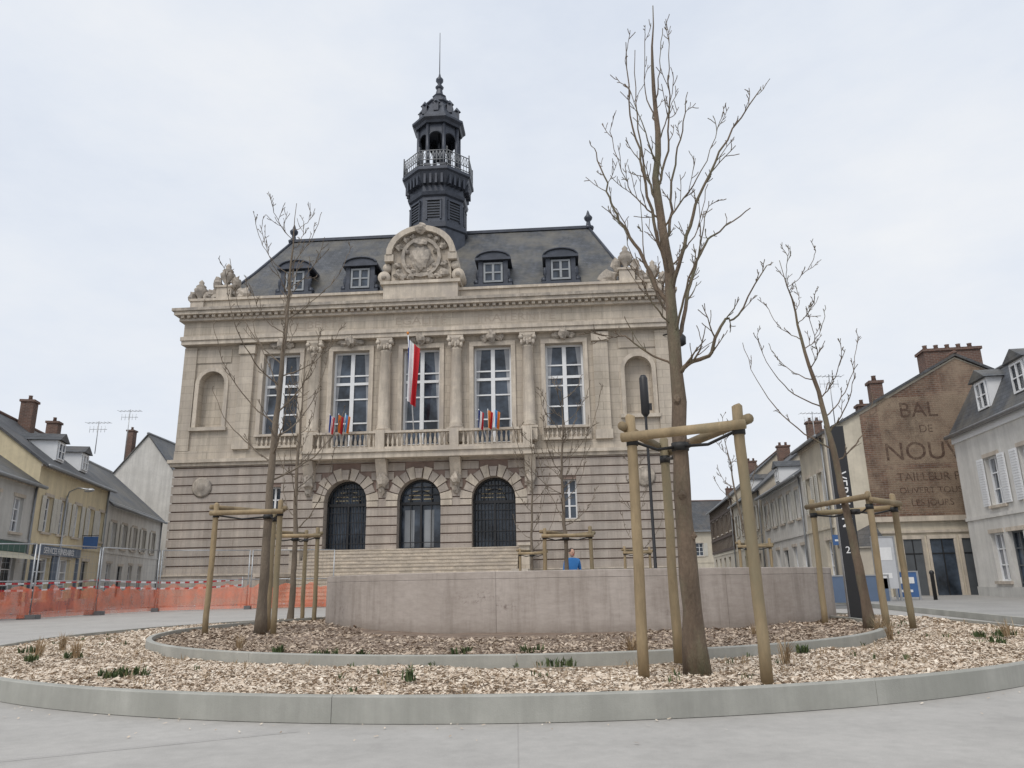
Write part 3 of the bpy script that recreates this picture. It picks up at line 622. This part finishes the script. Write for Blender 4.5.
# ================================================================== GROUND
CONC=bricks("concrete_paving",(.50,.48,.45),(.485,.467,.438),(.42,.40,.375),6.8,6.8,.005,var=.15,rough=.85,plane='xy',bump=.1,off=0,speck=.16)
ASPH=mk("asphalt",(.20,.198,.192),.15,.7,.9,.3,80)
PAV2=bricks("sidewalk_slabs",(.40,.39,.37),(.36,.35,.335),(.25,.25,.24),.8,.8,.01,var=.2,plane='xy',bump=.1)
GRD=mk("ground_base",(.25,.24,.225),.2,.2,.95,.1,10)
p=Part(); p.quad((-600,-600,-.012),(600,-600,-.012),(600,600,-.012),(-600,600,-.012),GRD); p.build("ground")
p=Part(); p.quad((-40,-20,0),(30,-20,0),(30,60,0),(-40,60,0),CONC); p.build("square_pavement",None,(0,0,-.004),0)
p=Part(); d=Vector((.1386,.990,0)); nrm=Vector((.990,-.1386,0))
def strip(p,off0,off1,t0,t1,z,mat):
    o=Vector((13.2,31,z)); a=[o+d*t0+nrm*off0,o+d*t0+nrm*off1,o+d*t1+nrm*off1,o+d*t1+nrm*off0]; p.quad(*a,mat)
strip(p,-6.2,-1.6,-9,70,.004,ASPH); p.build("side_road")
p=Part()
o=Vector((13.2,31,0))
for off0,off1,m in((-1.6,-1.45,KERB),(-1.45,6,PAV2)):
    a=[o+d*-45+nrm*off0,o+d*-45+nrm*off1,o+d*70+nrm*off1,o+d*70+nrm*off0]
    vs=[(v.x,v.y,.0) for v in a]+[(v.x,v.y,.12 if m is KERB else .116) for v in a]
    p.add(vs,[(4,5,6,7),(0,1,5,4),(1,2,6,5),(2,3,7,6),(3,0,4,7)],m)
p.build("sidewalk")
p=Part()
for t in range(-8,60,5): strip(p,-3.95,-3.85,t,t+2.2,.008,WHITE)
p.build("road_markings")
p=Part(); JF=flat("joint_filler",(.30,.29,.275))
for (a,b) in(((-3.3,4.2),(-1.4,5.15)),((-9,7.5),(-16,10))):
    a=Vector((*a,.0035));b=Vector((*b,.0035)); w=(b-a).normalized().cross(Vector((0,0,1)))*.004
    p.quad(a-w,a+w,b+w,b-w,JF)
p.build("paving_joints")
PC=(0,12.8)
def ring(p,c,r0,r1,z0,z1,mat,n=160,a0=0,a1=2*math.pi,gap=0.,seg=1):
    for s in range(seg):
        b0=a0+(a1-a0)*s/seg+gap/r1/2; b1=a0+(a1-a0)*(s+1)/seg-gap/r1/2; k=max(2,n//seg); vs=[];fs=[]
        for i in range(k+1):
            a=b0+(b1-b0)*i/k; ca,sa=math.cos(a),math.sin(a)
            vs+=[(c[0]+r0*ca,c[1]+r0*sa,z0),(c[0]+r1*ca,c[1]+r1*sa,z0),(c[0]+r1*ca,c[1]+r1*sa,z1-.008),(c[0]+(r1-.008)*ca,c[1]+(r1-.008)*sa,z1),(c[0]+r0*ca,c[1]+r0*sa,z1)]
        for i in range(k):
            for q in range(5):
                w=(q+1)%5; fs.append((i*5+q,(i+1)*5+q,(i+1)*5+w,i*5+w))
        fs.append((0,1,2,3,4)); fs.append(tuple(k*5+q for q in(4,3,2,1,0)))
        p.add(vs,fs,mat)
p=Part(); ring(p,PC,7.42,7.5,0,.172,KERB,240,gap=.004,seg=12,a0=-1.74,a1=-1.74+2*math.pi); p.build("planter_outer_kerb")
p=Part(); ring(p,PC,5.43,5.5,.1,.25,KERB,192,gap=.004,seg=12); p.build("planter_inner_kerb")
def hgt_(x,y): return .045*noise.noise(Vector((x*.9,y*.9,0)))+.012*noise.noise(Vector((x*5,y*5,3)))
def disc(p,c,r0,r1,z,mat,n=180,m=5,amp=1.):
    vs=[];fs=[]
    for j in range(m+1):
        r=r0+(r1-r0)*j/m
        for i in range(n):
            a=2*math.pi*i/n; x=c[0]+r*math.cos(a); y=c[1]+r*math.sin(a)
            vs.append((x,y,z+(hgt_(x,y)*amp if 0<j<m else 0)))
    for j in range(m):
        for i in range(n): k=(i+1)%n; fs.append((j*n+i,j*n+k,(j+1)*n+k,(j+1)*n+i))
    p.add(vs,fs,mat,True)
p=Part(); disc(p,PC,5.5,7.42,.13,SOIL,300,14); p.build("outer_planting_bed")
p=Part(); disc(p,PC,0.01,5.43,.19,SOILD,180,20); p.build("inner_planting_bed")
def chips(name,r0,r1,z,dens,mat,seed,smin,smax,far=.75,skip=None):
    rr=random.Random(seed); p=Part(); vs=[];fs=[]
    A=math.pi*(r1*r1-r0*r0)
    for i in range(int(A*dens)):
        r=math.sqrt(rr.uniform(r0*r0,r1*r1)); a=rr.uniform(0,2*math.pi); x=PC[0]+r*math.cos(a); y=PC[1]+r*math.sin(a)
        if y>10.5 and rr.random()<far: continue
        if skip and skip(x,y,rr): continue
        l=rr.uniform(smin,smax)*(1.8 if rr.random()<.05 else 1)*(1.5 if y>10.5 else 1); w=l*rr.uniform(.2,.6); b=rr.uniform(0,math.pi); tl=rr.gauss(0,.28); t2=rr.gauss(0,.4)
        cb,sb=math.cos(b),math.sin(b)
        ux,uy,uz=cb*l,sb*l,math.sin(tl)*l; vx,vy,vz=-sb*w,cb*w,math.sin(t2)*w
        cz=z+rr.uniform(.0,.02)+hgt_(x,y); k=rr.uniform(.4,1); o=len(vs)
        vs+=[(x-ux-vx*k,y-uy-vy*k,cz-uz-vz*k),(x+ux-vx,y+uy-vy,cz+uz-vz),(x+ux*.9+vx,y+uy*.9+vy,cz+uz*.9+vz),(x-ux+vx*k,y-uy+vy*k,cz-uz+vz*k)]
        fs.append((o,o+1,o+2,o+3))
    p.add(vs,fs,mat); p.build(name)
chips("wood_chip_mulch",5.51,7.41,.135,3600,CHIP,3,.008,.021)
chips("old_wood_chip_mulch",2.5,5.42,.195,1500,CHIP2,4,.009,.023,.6,lambda x,y,q: q.random()<min(.75,max(0,(math.hypot(x,y-12.8)<4.3)*.6)))
# chips kicked out on the paving and soil crumbs
rr=random.Random(77); p=Part()
for i in range(160):
    a=rr.uniform(math.pi*1.05,math.pi*1.95); r=7.52+abs(rr.gauss(0,.25)); x=PC[0]+r*math.cos(a); y=PC[1]+r*math.sin(a); b=rr.uniform(0,3.1); l=rr.uniform(.005,.016); w=l*.4
    cb,sb=math.cos(b),math.sin(b); z=.004
    p.quad((x-cb*l+sb*w,y-sb*l-cb*w,z),(x+cb*l+sb*w,y+sb*l-cb*w,z+.004),(x+cb*l-sb*w,y+sb*l+cb*w,z+.006),(x-cb*l-sb*w,y-sb*l+cb*w,z+.002),CHIP)
p.build("spilled_wood_chips")
p=Part(); WC=(1.22,16.2)
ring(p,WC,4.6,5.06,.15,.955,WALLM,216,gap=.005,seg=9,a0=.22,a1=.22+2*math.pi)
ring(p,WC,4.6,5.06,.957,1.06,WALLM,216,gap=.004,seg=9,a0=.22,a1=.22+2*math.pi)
p.build("round_stone_wall")
p=Part(); disc(p,WC,0.01,4.6,.6,SOILD,80,6); p.build("raised_bed_soil")

# ================================================================== TREES
def twig(p,start,dirv,L,r,rr,depth,mat,rmin):
    n=5; pts=[Vector(start)]; d=Vector(dirv).normalized()
    for i in range(n):
        d=(d+Vector((rr.gauss(0,.13),rr.gauss(0,.13),rr.gauss(.10,.08)))).normalized(); pts.append(pts[-1]+d*L/n)
    rs=[max(rmin,r*(1-.75*i/n)) for i in range(n+1)]
    p.tube(pts,rs,5 if r>.008 else 4,mat,True,False)
    if depth>0:
        for i in range(1,n):
            if rr.random()<.6:
                dd=(pts[i]-pts[i-1]).normalized(); s=dd.orthogonal().normalized(); s.rotate(Matrix.Rotation(rr.uniform(0,6.28),3,dd))
                twig(p,pts[i],dd*.8+s*rr.uniform(.4,.95),L*rr.uniform(.2,.45),max(rmin,rs[i]*.6),rr,depth-1,mat,rmin)
def branch(p,pts,r0,rr,mat,rmin,tw_=.5,k=1.):
    P=[Vector(q) for q in pts]; out=[]
    for i in range(len(P)-1):
        a=P[max(i-1,0)];b=P[i];c=P[i+1];d=P[min(i+2,len(P)-1)]
        for j in range(5):
            t=j/5; out.append(.5*((2*b)+(c-a)*t+(2*a-5*b+4*c-d)*t*t+(3*b-a-3*c+d)*t*t*t)+Vector((rr.gauss(0,.008),rr.gauss(0,.008),rr.gauss(0,.006))))
    out.append(P[-1]); m=len(out)
    rs=[max(rmin,r0*(1-.8*i/(m-1))) for i in range(m)]
    p.tube(out,rs,7,mat,True,False)
    for i in range(2,m):
        if rr.random()<tw_:
            dd=(out[i]-out[i-1]).normalized(); s=dd.orthogonal().normalized(); s.rotate(Matrix.Rotation(rr.uniform(0,6.28),3,dd))
            twig(p,out[i],dd*.85+s*rr.uniform(.35,.9)+Vector((0,0,.2)),k*rr.uniform(.15,.6)*(1.2-i/m*.5),max(rmin,rs[i]*.55),rr,1,mat,rmin)
def trunk(p,H,r0,rr,mat,lean=(0,0),flare=1.35):
    n=26; pts=[];rs=[]; off=Vector((0,0,0))
    for i in range(n+1):
        t=i/n
        if i: off+=Vector((rr.gauss(0,.011),rr.gauss(0,.011),0))*(.5+t)
        pts.append(Vector((lean[0]*t**1.5,lean[1]*t**1.5,H*t))+off); rs.append(max(.005,r0*((1-t)**.8)*(1+(flare-1)*max(0,1-t*18))*(1+.05*math.sin(i*2.3))))
    p.tube(pts,rs,12,mat)
    return pts,rs
def at(pts,H,z):
    n=len(pts)-1; f=max(0,min(.999,z/H))*n; i=int(f); return pts[i].lerp(pts[i+1],f-i)
def main_tree():
    rr=random.Random(11); p=Part(); H=6.6
    T,rs=trunk(p,H,.088,rr,BARK,(.02,.1))
    for q in(1.1,1.45,1.9,2.3):
        c=at(T,H,q); a=rr.uniform(3,6); p.blob((c.x+.06*math.cos(a),c.y+.06*math.sin(a),c.z),(.035,.035,.045),BARK,q,.2)
    L=[ 
     (2.62,[(-.22,.1,2.78),(-.42,.15,2.95),(-.52,.2,2.98),(-.74,.2,3.02)],.011),
     (2.55,[(.12,-.1,2.62),(.3,-.15,2.7),(.42,-.2,2.98),(.55,-.2,3.02),(.86,-.2,3.5)],.024),
     (2.75,[(.12,.1,3.05),(.26,.2,3.5),(.42,.25,3.9),(.62,.3,4.1),(.95,.3,4.35)],.024),
     (3.2,[(-.12,.1,3.5),(-.26,.2,3.95),(-.42,.2,4.25),(-.5,.2,4.6),(-.6,.2,5.0)],.024),
     (3.5,[(-.10,-.1,3.9),(-.2,-.2,4.5),(-.3,-.2,5.1),(-.3,-.25,5.9)],.02),
     (3.35,[(.13,-.15,3.75),(.3,-.25,4.2),(.58,-.3,4.75),(.96,-.3,5.3)],.022),
     (3.8,[(.12,.2,4.2),(.22,.35,4.8),(.36,.35,5.3),(.46,.4,5.8)],.018),
     (4.2,[(-.1,.05,4.6),(-.15,.1,5.3),(-.12,.1,6.1)],.014),
     (4.4,[(.1,-.05,4.8),(.16,-.1,5.4),(.2,-.1,6.1)],.014),
     (2.9,[(.08,-.2,3.2),(.22,-.4,3.6),(.3,-.5,4.0)],.014),
     (3.1,[(-.05,.25,3.4),(-.12,.45,3.9),(-.1,.55,4.6)],.014),
     (3.0,[(-.15,-.1,3.15),(-.3,-.15,3.45),(-.42,-.2,3.9)],.010),
     (3.6,[(.15,.1,3.75),(.35,.15,4.05),(.5,.15,4.55)],.011),
     (4.0,[(.15,-.1,4.2),(.4,-.1,4.55),(.62,-.1,5.1)],.011),
     (4.1,[(-.15,.1,4.3),(-.3,.15,4.6),(-.42,.2,5.2)],.010),
     (4.7,[(-.12,-.1,5.0),(-.25,-.1,5.5)],.010),(4.9,[(.1,.1,5.2),(.28,.1,5.6)],.010),(5.2,[(-.06,.1,5.6),(-.02,.1,6.3)],.009),(5.4,[(.06,-.1,5.7),(.12,-.1,6.2)],.008)]
    for z0,cp,r in L:
        s=at(T,H,z0); b=[s]
        for q in cp:
            c=at(T,H,min(z0,H)); b.append(Vector((c.x*.5+q[0],c.y*.5+q[1],q[2])))
        branch(p,b,r,rr,BARK,.0038,.46,.62)
    p.build("bare_tree",None,(1.47,6.44,.15))
main_tree()
def tree(x,y,z,H,r0,seed,nb=14,spread=1.,low=.32,rmin=.007,lean=(0,0),mat=BARK2,tw=.38,tk=.085):
    rr=random.Random(seed); p=Part(); T,rs=trunk(p,H,r0,rr,mat,lean)
    for i in range(nb):
        t=low+(.95-low)*((i+rr.random()*.6)/nb); a=i*2.4+rr.uniform(-.5,.5); z0=H*t
        L=H*.2*spread*(1.3-t)*rr.uniform(.6,1.35); ca,sa=math.cos(a),math.sin(a); s=at(T,H,z0)
        up_=rr.uniform(.7,1.5); j=rr.uniform(-.25,.25)
        b=[s,s+Vector((ca*L*.4,sa*L*.4,L*.25*up_)),s+Vector(((ca-sa*j)*L*.8,(sa+ca*j)*L*.8,L*.7*up_)),s+Vector(((ca-sa*j*1.5)*L,(sa+ca*j*1.5)*L,L*1.25*up_))]
        branch(p,b,r0*.22*(1.3-t),rr,mat,rmin,tw,H*tk)
    return p.build("bare_tree",None,(x,y,z))
tree(4.95,10.9,.18,5.6,.07,21,14,1.0,.40,.0048,(-.75,0),BARK,.45)
tree(-4.05,12.3,.18,7.5,.08,6,22,.95,.32,.0052,(.12,0),BARK2,.46)
tree(-4.75,16.3,0,5.9,.07,9,14,.9,.35,.0062,(0,0),BARK2,.4)
tree(1.15,17.0,.6,5.0,.055,31,18,1.05,.28,.0065,(0,0),BARK2,.5)
tree(.55,24.5,0,6.0,.06,41,13,.8,.3,.008)
tree(4.1,25.5,0,5.6,.06,51,11,.7,.3,.008)
tree(6.9,22,0,5.6,.055,61,12,.8,.3,.0075,(-.6,0))
def stakes(x,y,z,h,tri,lean=.03,strap=True):
    p=Part(); rr=random.Random(int(x*100)); tops=[]
    cx=sum(t[0] for t in tri)/3; cy=sum(t[1] for t in tri)/3
    for tx,ty in tri:
        a=(tx-x,ty-y,0); b=(tx-x-(tx-cx)*lean,ty-y-(ty-cy)*lean,h+rr.uniform(-.03,.05))
        K=7; pts=[];rs=[]
        for i in range(K+1):
            t=i/K; pts.append((a[0]+(b[0]-a[0])*t+rr.gauss(0,.003),a[1]+(b[1]-a[1])*t+rr.gauss(0,.003),b[2]*t)); rs.append(.046-.004*t+rr.gauss(0,.0008))
        pts.append((b[0],b[1],b[2]+.015)); rs.append(.028)
        p.tube(pts,rs,14,WOOD); tops.append(Vector(b))
    for i in range(3):
        a=tops[i].copy();b=tops[(i+1)%3].copy(); dd=(b-a); dd.z=0; dd.normalize()
        a.z=h-.12;b.z=h-.12; o=Vector((-dd.y,dd.x,0)); cc=Vector((cx-x,cy-y,0))
        if (a-cc).dot(o)<0: o=-o
        q=o*.062
        a=a+q-dd*.07+Vector((0,0,.05*(i-1)));b=b+q+dd*.07+Vector((0,0,.05*(i-1)))
        p.tube([a,b],[.042,.04],10,WOOD)
    if strap:
        for t in tops:
            a=Vector((t.x,t.y,h-.2)); 
            p.tube([a,a.lerp(Vector((0,0,h-.24)),.5)+Vector((0,0,-.04)),Vector((0,0,h-.22))],.014,5,STRAP)
            p.tube([a+Vector((0,0,.03)),a-Vector((0,0,.04))],.052,10,STRAP)
        p.tube([(0,0,h-.26),(0,0,h-.19)],.078,10,STRAP)
    p.build("tree_stake_frame",None,(x,y,z))
stakes(1.47,6.44,.15,2.1,[(1.0,6.25),(1.83,5.8),(1.5,7.3)],.05)
stakes(4.95,10.9,.18,1.85,[(4.65,11.7),(5.55,10.9),(4.9,10.3)])
stakes(-4.05,12.3,.18,2.05,[(-4.85,12.1),(-3.75,12.0),(-4.2,13.1)])
stakes(-4.75,16.3,0,2.1,[(-5.2,16.0),(-4.2,16.1),(-4.7,17)])
stakes(1.15,17.0,.6,1.45,[(.65,16.8),(1.7,16.8),(1.2,17.7)])
stakes(.55,24.5,0,1.95,[(.15,24.3),(.95,24.3),(.55,25.1)])
stakes(4.1,25.5,0,1.95,[(3.65,25.3),(4.5,25.3),(4.1,26.1)])
stakes(6.9,22,0,1.95,[(6.45,21.8),(7.35,21.8),(6.9,22.6)])
def tuft(p,x,y,z,n,h,sp,mat,rr,wd=.006):
    for i in range(n):
        a=rr.uniform(0,6.28); L=h*rr.uniform(.5,1.1); s=sp*rr.uniform(.2,1); w=wd*rr.uniform(.6,1.4)
        b=Vector((x+rr.gauss(0,.02),y+rr.gauss(0,.02),z)); m=b+Vector((math.cos(a)*s*.35,math.sin(a)*s*.35,L*.6)); t=b+Vector((math.cos(a)*s,math.sin(a)*s,L)); q=Vector((-math.sin(a),math.cos(a),0))*w
        p.add([b-q,b+q,m+q,m-q,t],[(0,1,2,3),(3,2,4)],mat)
rr=random.Random(5)
gp=Part(); dp=Part()
for x,y in((-3.45,7.0),(-3.5,6.8),(-1.9,7.9),(-1.5,7.85),(-.55,8.0),(.4,7.1),(-5.3,8.5),(-5.0,8.8),(.1,8.0),(2.9,8.0),(5.6,9.5),(6.0,9.7),(-2.6,8.6),(-.9,6.3),(5.2,8.6),(-6.0,9.6)):
    for k in range(4): tuft(gp,x+rr.gauss(0,.06),y+rr.gauss(0,.05),.16 if math.hypot(x,y-12.8)>5.4 else .2,13,.085,.06,GREENP,rr,.007)
for x,y in((1.15,7.85),(1.25,7.95),(2.35,6.9),(4.4,9.2),(4.75,10.2),(4.7,10.1),(-5.5,9.0),(-4.9,8.7),(-3.2,9.0),(5.9,9.4),(-5.7,9.8),(2.9,9.5)):
    tuft(dp,x,y,.17,60,.22,.16,DRYG,rr,.003)
for i in range(110):
    a=rr.uniform(math.pi*1.0,math.pi*2.0); r=rr.uniform(5.6,7.2); tuft(dp,PC[0]+r*math.cos(a),PC[1]+r*math.sin(a),.15,7,.08,.07,DRYG,rr,.0025)
for i in range(60):
    a=rr.uniform(math.pi*1.0,math.pi*2.0); r=rr.uniform(5.0,7.2); tuft(gp,PC[0]+r*math.cos(a),PC[1]+r*math.sin(a),.16,7,.05,.04,GREENP,rr,.005)
gp.build("green_perennials"); dp.build("dry_grass_tufts")

# ================================================================== STREET FURNITURE
FT=[(-23,21.5),(-19.4,23.4),(-15.9,25.2),(-15.3,28.0),(-14.5,31),(-11.2,32.2),(-7.8,33)]
m,n_,b=nt("orange_safety_net"); tcn=N(n_,"ShaderNodeTexCoord")
b.inputs["Base Color"].default_value=(.85,.22,.11,1); b.inputs["Roughness"].default_value=.6
trn=N(n_,"ShaderNodeBsdfTransparent"); mx=N(n_,"ShaderNodeMixShader"); out=n_.nodes["Material Output"]
fac=ramp(n_,noi(n_,tcn.outputs["Object"],2.2,6),[(.3,(.3,)*3),(.7,(.72,)*3)])
n_.links.new(fac,mx.inputs[0]); n_.links.new(trn.outputs[0],mx.inputs[1]); n_.links.new(b.outputs[0],mx.inputs[2]); n_.links.new(mx.outputs[0],out.inputs[0]); NET=m
fp=Part(); fn=Part(); ft=Part(); rr=random.Random(3)
for i in range(len(FT)-1):
    a=Vector((*FT[i],0)); b_=Vector((*FT[i+1],0)); dd=(b_-a); L=dd.length; dd.normalize(); a2=a+dd*.06; b2=b_-dd*.06; Hh=2.4
    Z=Vector((0,0,1))
    for q in(a2,b2): fp.tube([q+Z*.05,q+Z*Hh],.028,6,GALV)
    for zz in(.18,1.2,Hh): fp.tube([a2+Z*zz,b2+Z*zz],.022,6,GALV)
    k=int(L/.16)
    for j in range(1,k): q=a2.lerp(b2,j/k); fp.tube([q+Z*.18,q+Z*Hh],.0035,3,GALV,False,False)
    for zz in(.5,.8,1.5,1.8,2.05): fp.tube([a2+Z*zz,b2+Z*zz],.004,3,GALV,False,False)
    nrm2=Vector((-dd.y,dd.x,0))
    K=24; vs=[]
    for j in range(K+1):
        q=a.lerp(b_,j/K)-nrm2*(.05+.03*math.sin(j*1.7)); top=.95+.10*math.sin(j*.9+i)+rr.uniform(-.05,.05)
        vs+=[q+Z*.03,q-nrm2*.05*math.sin(j*2.3)+Z*.5,q+Z*top]
    fn.add(vs,[(3*j+q,3*j+3+q,3*j+4+q,3*j+1+q) for j in range(K) for q in(0,1)],NET,True)
    if not ft.mats: CBK=mk("concrete_block",(.16,.16,.16),.2)
    c=a; t1=nrm2*.36; t2=dd*.12
    v8=[c-t1-t2,c+t1-t2,c+t1+t2,c-t1+t2]; v8=[(v.x,v.y,.0) for v in v8]+[(v.x*.98+c.x*.02,v.y*.98+c.y*.02,.14) for v in v8]
    ft.add(v8,[(4,5,6,7),(0,1,5,4),(1,2,6,5),(2,3,7,6),(3,0,4,7)],CBK)
F=empty("construction_fence"); fp.build("mesh_panels",F); fn.build("orange_netting",F); ft.build("block_feet",F)
p=Part()
for zz in(1.25,1.0):
  for i in range(60):
    A=Vector((-21,26.5,zz)); Bq=Vector((-12.5,35,zz-.05)); t0_=A.lerp(Bq,i/60); t1_=A.lerp(Bq,(i+1)/60)
    for t_,k_ in((t0_,i),(t1_,i+1)): t_.z-=.12*abs(math.sin(k_/60*math.pi*2))
    p.quad(t0_,t1_,t1_+Vector((0,0,.07)),t0_+Vector((0,0,.07)),RED if i%2 else FWH)
for q in((-21,26.5),(-16.7,30.7),(-12.5,35)): p.tube([(q[0],q[1],0),(q[0],q[1],1.35)],.03,6,GALV)
p.build("barrier_tape")
Tm=empty("black_sign_totem",(6.0,13.6,.0),rad(-12)); q=Part(); BLK=mk("black_lacquer",(.018,.018,.02),.1,2,.35,.02)
q.box(-.15,.15,-.07,.07,.0,3.6,BLK); q.box(-.21,.21,-.11,.11,0,.2,BLK); q.box(-.155,-.15,-.075,.075,.2,3.6,GALV); q.build("post",Tm)
text(Tm,"VERNON",(0,-.074,2.25),(rad(90),rad(90),0),.25,WTX,"totem_lettering",.003)
text(Tm,"27",(0,-.074,1.35),(rad(90),0,0),.17,WTX,"totem_number",.003)
p=Part(); p.lathe(0,0,[(.1,0),(.1,.4),(.05,.5),(.04,5.8),(.04,6.0)],10,IRON); p.lathe(0,0,[(.06,5.7),(.13,5.8),(.13,6.9),(.08,7.0)],10,IRON); p.box(.1,.2,-.05,.05,5.9,6.1,IRON); p.build("lamp_column",None,(4.05,22,0))
p=Part(); p.lathe(0,0,[(.11,0),(.1,.9),(.06,1),(.045,5.2)],8,GALV); p.tube([(0,0,5.1),(.1,0,5.4),(.6,0,5.55),(1.3,0,5.45)],.035,6,GALV); p.blob((1.35,0,5.4),(.33,.12,.09),GALV,1,.02); p.build("street_lamp",None,(-21.2,35.2,0),rad(-20))
def panel(name,x,y,w,h,z0,mat,rot=0,lines=True):
    p=Part(); 
    for s in(-1,1): p.box(s*w/2-.03,s*w/2+.03,-.03,.03,0,z0+h,GALV)
    p.box(-w/2+.03,w/2-.03,-.02,.02,z0,z0+h,mat); p.box(-w/2-.03,w/2+.03,-.035,.035,z0+h,z0+h+.04,GALV)
    if lines: p.box(-w/2+.12,w/2-.12,-.026,-.02,z0+h*.55,z0+h*.8,FWH); p.box(-w/2+.12,w/2-.2,-.026,-.02,z0+h*.2,z0+h*.3,FWH)
    p.build(name,None,(x,y,0),rot)
GBL=flat("grey_blue_panel",(.12,.17,.26))
for i in range(3): panel("blue_site_barrier",9.3+i*1.05,24.2+i*.15,1.0,.8,.1,GBL if i else SIGNB,0,False)
panel("information_panel",11.9,24.5,.7,1.6,.5,flat("pale_panel",(.55,.56,.58)))
panel("blue_notice_board",13.0,25.5,.7,.8,.2,SIGNB,rad(-10))
for i in range(4):
    p=Part(); p.lathe(0,0,[(.06,0),(.06,.8),(.075,.82),(.075,.88),(.04,.93)],10,IRON); p.build("bollard",None,(13.6+.3*i,25.0+i*2.3,.116))
p=Part(); p.lathe(0,0,[(.03,0),(.03,2.4)],8,GALV); p.box(-.3,.3,-.045,-.03,2.0,2.4,SIGNB); p.box(-.22,.22,-.05,-.045,2.15,2.22,FWH); p.build("street_sign",None,(12.9,30,.1))
def person(loc,rot):
    E=empty("pedestrian",loc,rot)
    V=[(0,0,.95),(0,0,1.15),(0,0,1.38),(0,.01,1.50),(.19,0,1.42),(.25,.02,1.15),(.24,-.1,.92),(-.19,0,1.42),(-.25,.0,1.15),(-.24,.08,.92),(.1,0,.9),(.11,-.1,.5),(.11,-.16,.08),(.11,-.29,.04),(-.1,0,.9),(-.11,.05,.5),(-.11,.2,.1),(-.11,.08,.04)]
    Ed=[(0,1),(1,2),(2,3),(2,4),(4,5),(5,6),(2,7),(7,8),(8,9),(0,10),(10,11),(11,12),(12,13),(0,14),(14,15),(15,16),(16,17)]
    Rr=[.15,.14,.15,.065,.08,.055,.04,.08,.055,.04,.1,.07,.05,.045,.1,.07,.05,.045]
    me=bpy.data.meshes.new("body"); me.from_pydata(V,Ed,[]); o=bpy.data.objects.new("body",me); S.collection.objects.link(o); o.parent=E
    mod=o.modifiers.new("Skin","SKIN")
    try:
        sk=me.skin_vertices[0].data
        for i,r in enumerate(Rr): sk[i].radius=(r,r*.8)
        sk[0].use_root=True
    except Exception as e: print("skin",e)
    o.modifiers.new("Sub","SUBSURF").levels=2; o.modifiers["Sub"].render_levels=2
    m,n,b=nt("blue_jacket_and_trousers"); tc=N(n,"ShaderNodeTexCoord"); sp=N(n,"ShaderNodeSeparateXYZ"); n.links.new(tc.outputs["Object"],sp.inputs[0])
    c=ramp(n,sp.outputs[2],[(.88,(.02,.02,.03)),(.9,(.03,.16,.42))]); n.links.new(c,b.inputs["Base Color"]); b.inputs["Roughness"].default_value=.8; me.materials.append(m)
    h=Part(); SK=flat("skin",(.5,.3,.22)); HR=flat("hair",(.06,.04,.03))
    h.blob((0,-.01,1.63),(.075,.095,.12),SK,1,.02,16); h.blob((0,.015,1.665),(.086,.1,.105),HR,2,.06,16); h.blob((0,-.108,1.62),(.012,.018,.022),SK,1,0,8)
    for s in(-1,1): h.blob((s*.08,0,1.625),(.012,.022,.032),SK,1,0,8); h.blob((s*.03,-.098,1.64),(.012,.008,.008),IRON,1,0,8); h.blob((s*.245,-.1 if s>0 else .09,.86),(.035,.03,.08),SK,1,.1,10)
    h.blob((0,-.1,1.575),(.025,.008,.006),RED,1,0,8)
    h.build("head_and_hands",E)
person((1.62,21.6,.05),rad(20))

# ================================================================== LIGHT
w=bpy.data.worlds.new("World"); S.world=w; w.use_nodes=True; n=w.node_tree; bg=n.nodes["Background"]
sky=N(n,"ShaderNodeTexSky",sky_type='NISHITA'); sky.sun_disc=False; sky.sun_elevation=rad(48); sky.sun_rotation=rad(205); sky.dust_density=4
tc=N(n,"ShaderNodeTexCoord"); mp=N(n,"ShaderNodeMapping"); mp.inputs["Scale"].default_value=(1,1,2.4); n.links.new(tc.outputs["Generated"],mp.inputs[0])
cl=ramp(n,noi(n,mp.outputs[0],1.5,8,.6),[(.3,(7.1,7.75,8.9)),(.5,(8.2,8.7,9.5)),(.70,(9.3,9.5,9.8))])
n.links.new(mixc(n,.92,sky.outputs[0],cl),bg.inputs[0]); bg.inputs[1].default_value=.1
sun=bpy.data.lights.new("sun","SUN"); sun.energy=1.5; sun.angle=rad(22); sun.color=(1,.95,.88)
so=bpy.data.objects.new("sun",sun); S.collection.objects.link(so)
el=rad(52); az=rad(212)
dirv=Vector((math.sin(az)*math.cos(el),math.cos(az)*math.cos(el),math.sin(el)))
so.rotation_euler=dirv.to_track_quat('Z','Y').to_euler()
sky.sun_elevation=el; sky.sun_rotation=az
S.view_settings.view_transform='Standard'; S.view_settings.look='None'; S.view_settings.exposure=0
# ================================================================== CAMERA
cd=bpy.data.cameras.new("camera"); cd.lens=26; cd.sensor_width=36; cd.clip_end=2000; cd.clip_start=.05
co=bpy.data.objects.new("camera",cd); S.collection.objects.link(co)
co.matrix_world=Matrix.Translation((0,0,.9))@Matrix.Rotation(rad(105),4,'X')@Matrix.Rotation(rad(-1.0),4,'Z')
S.camera=co
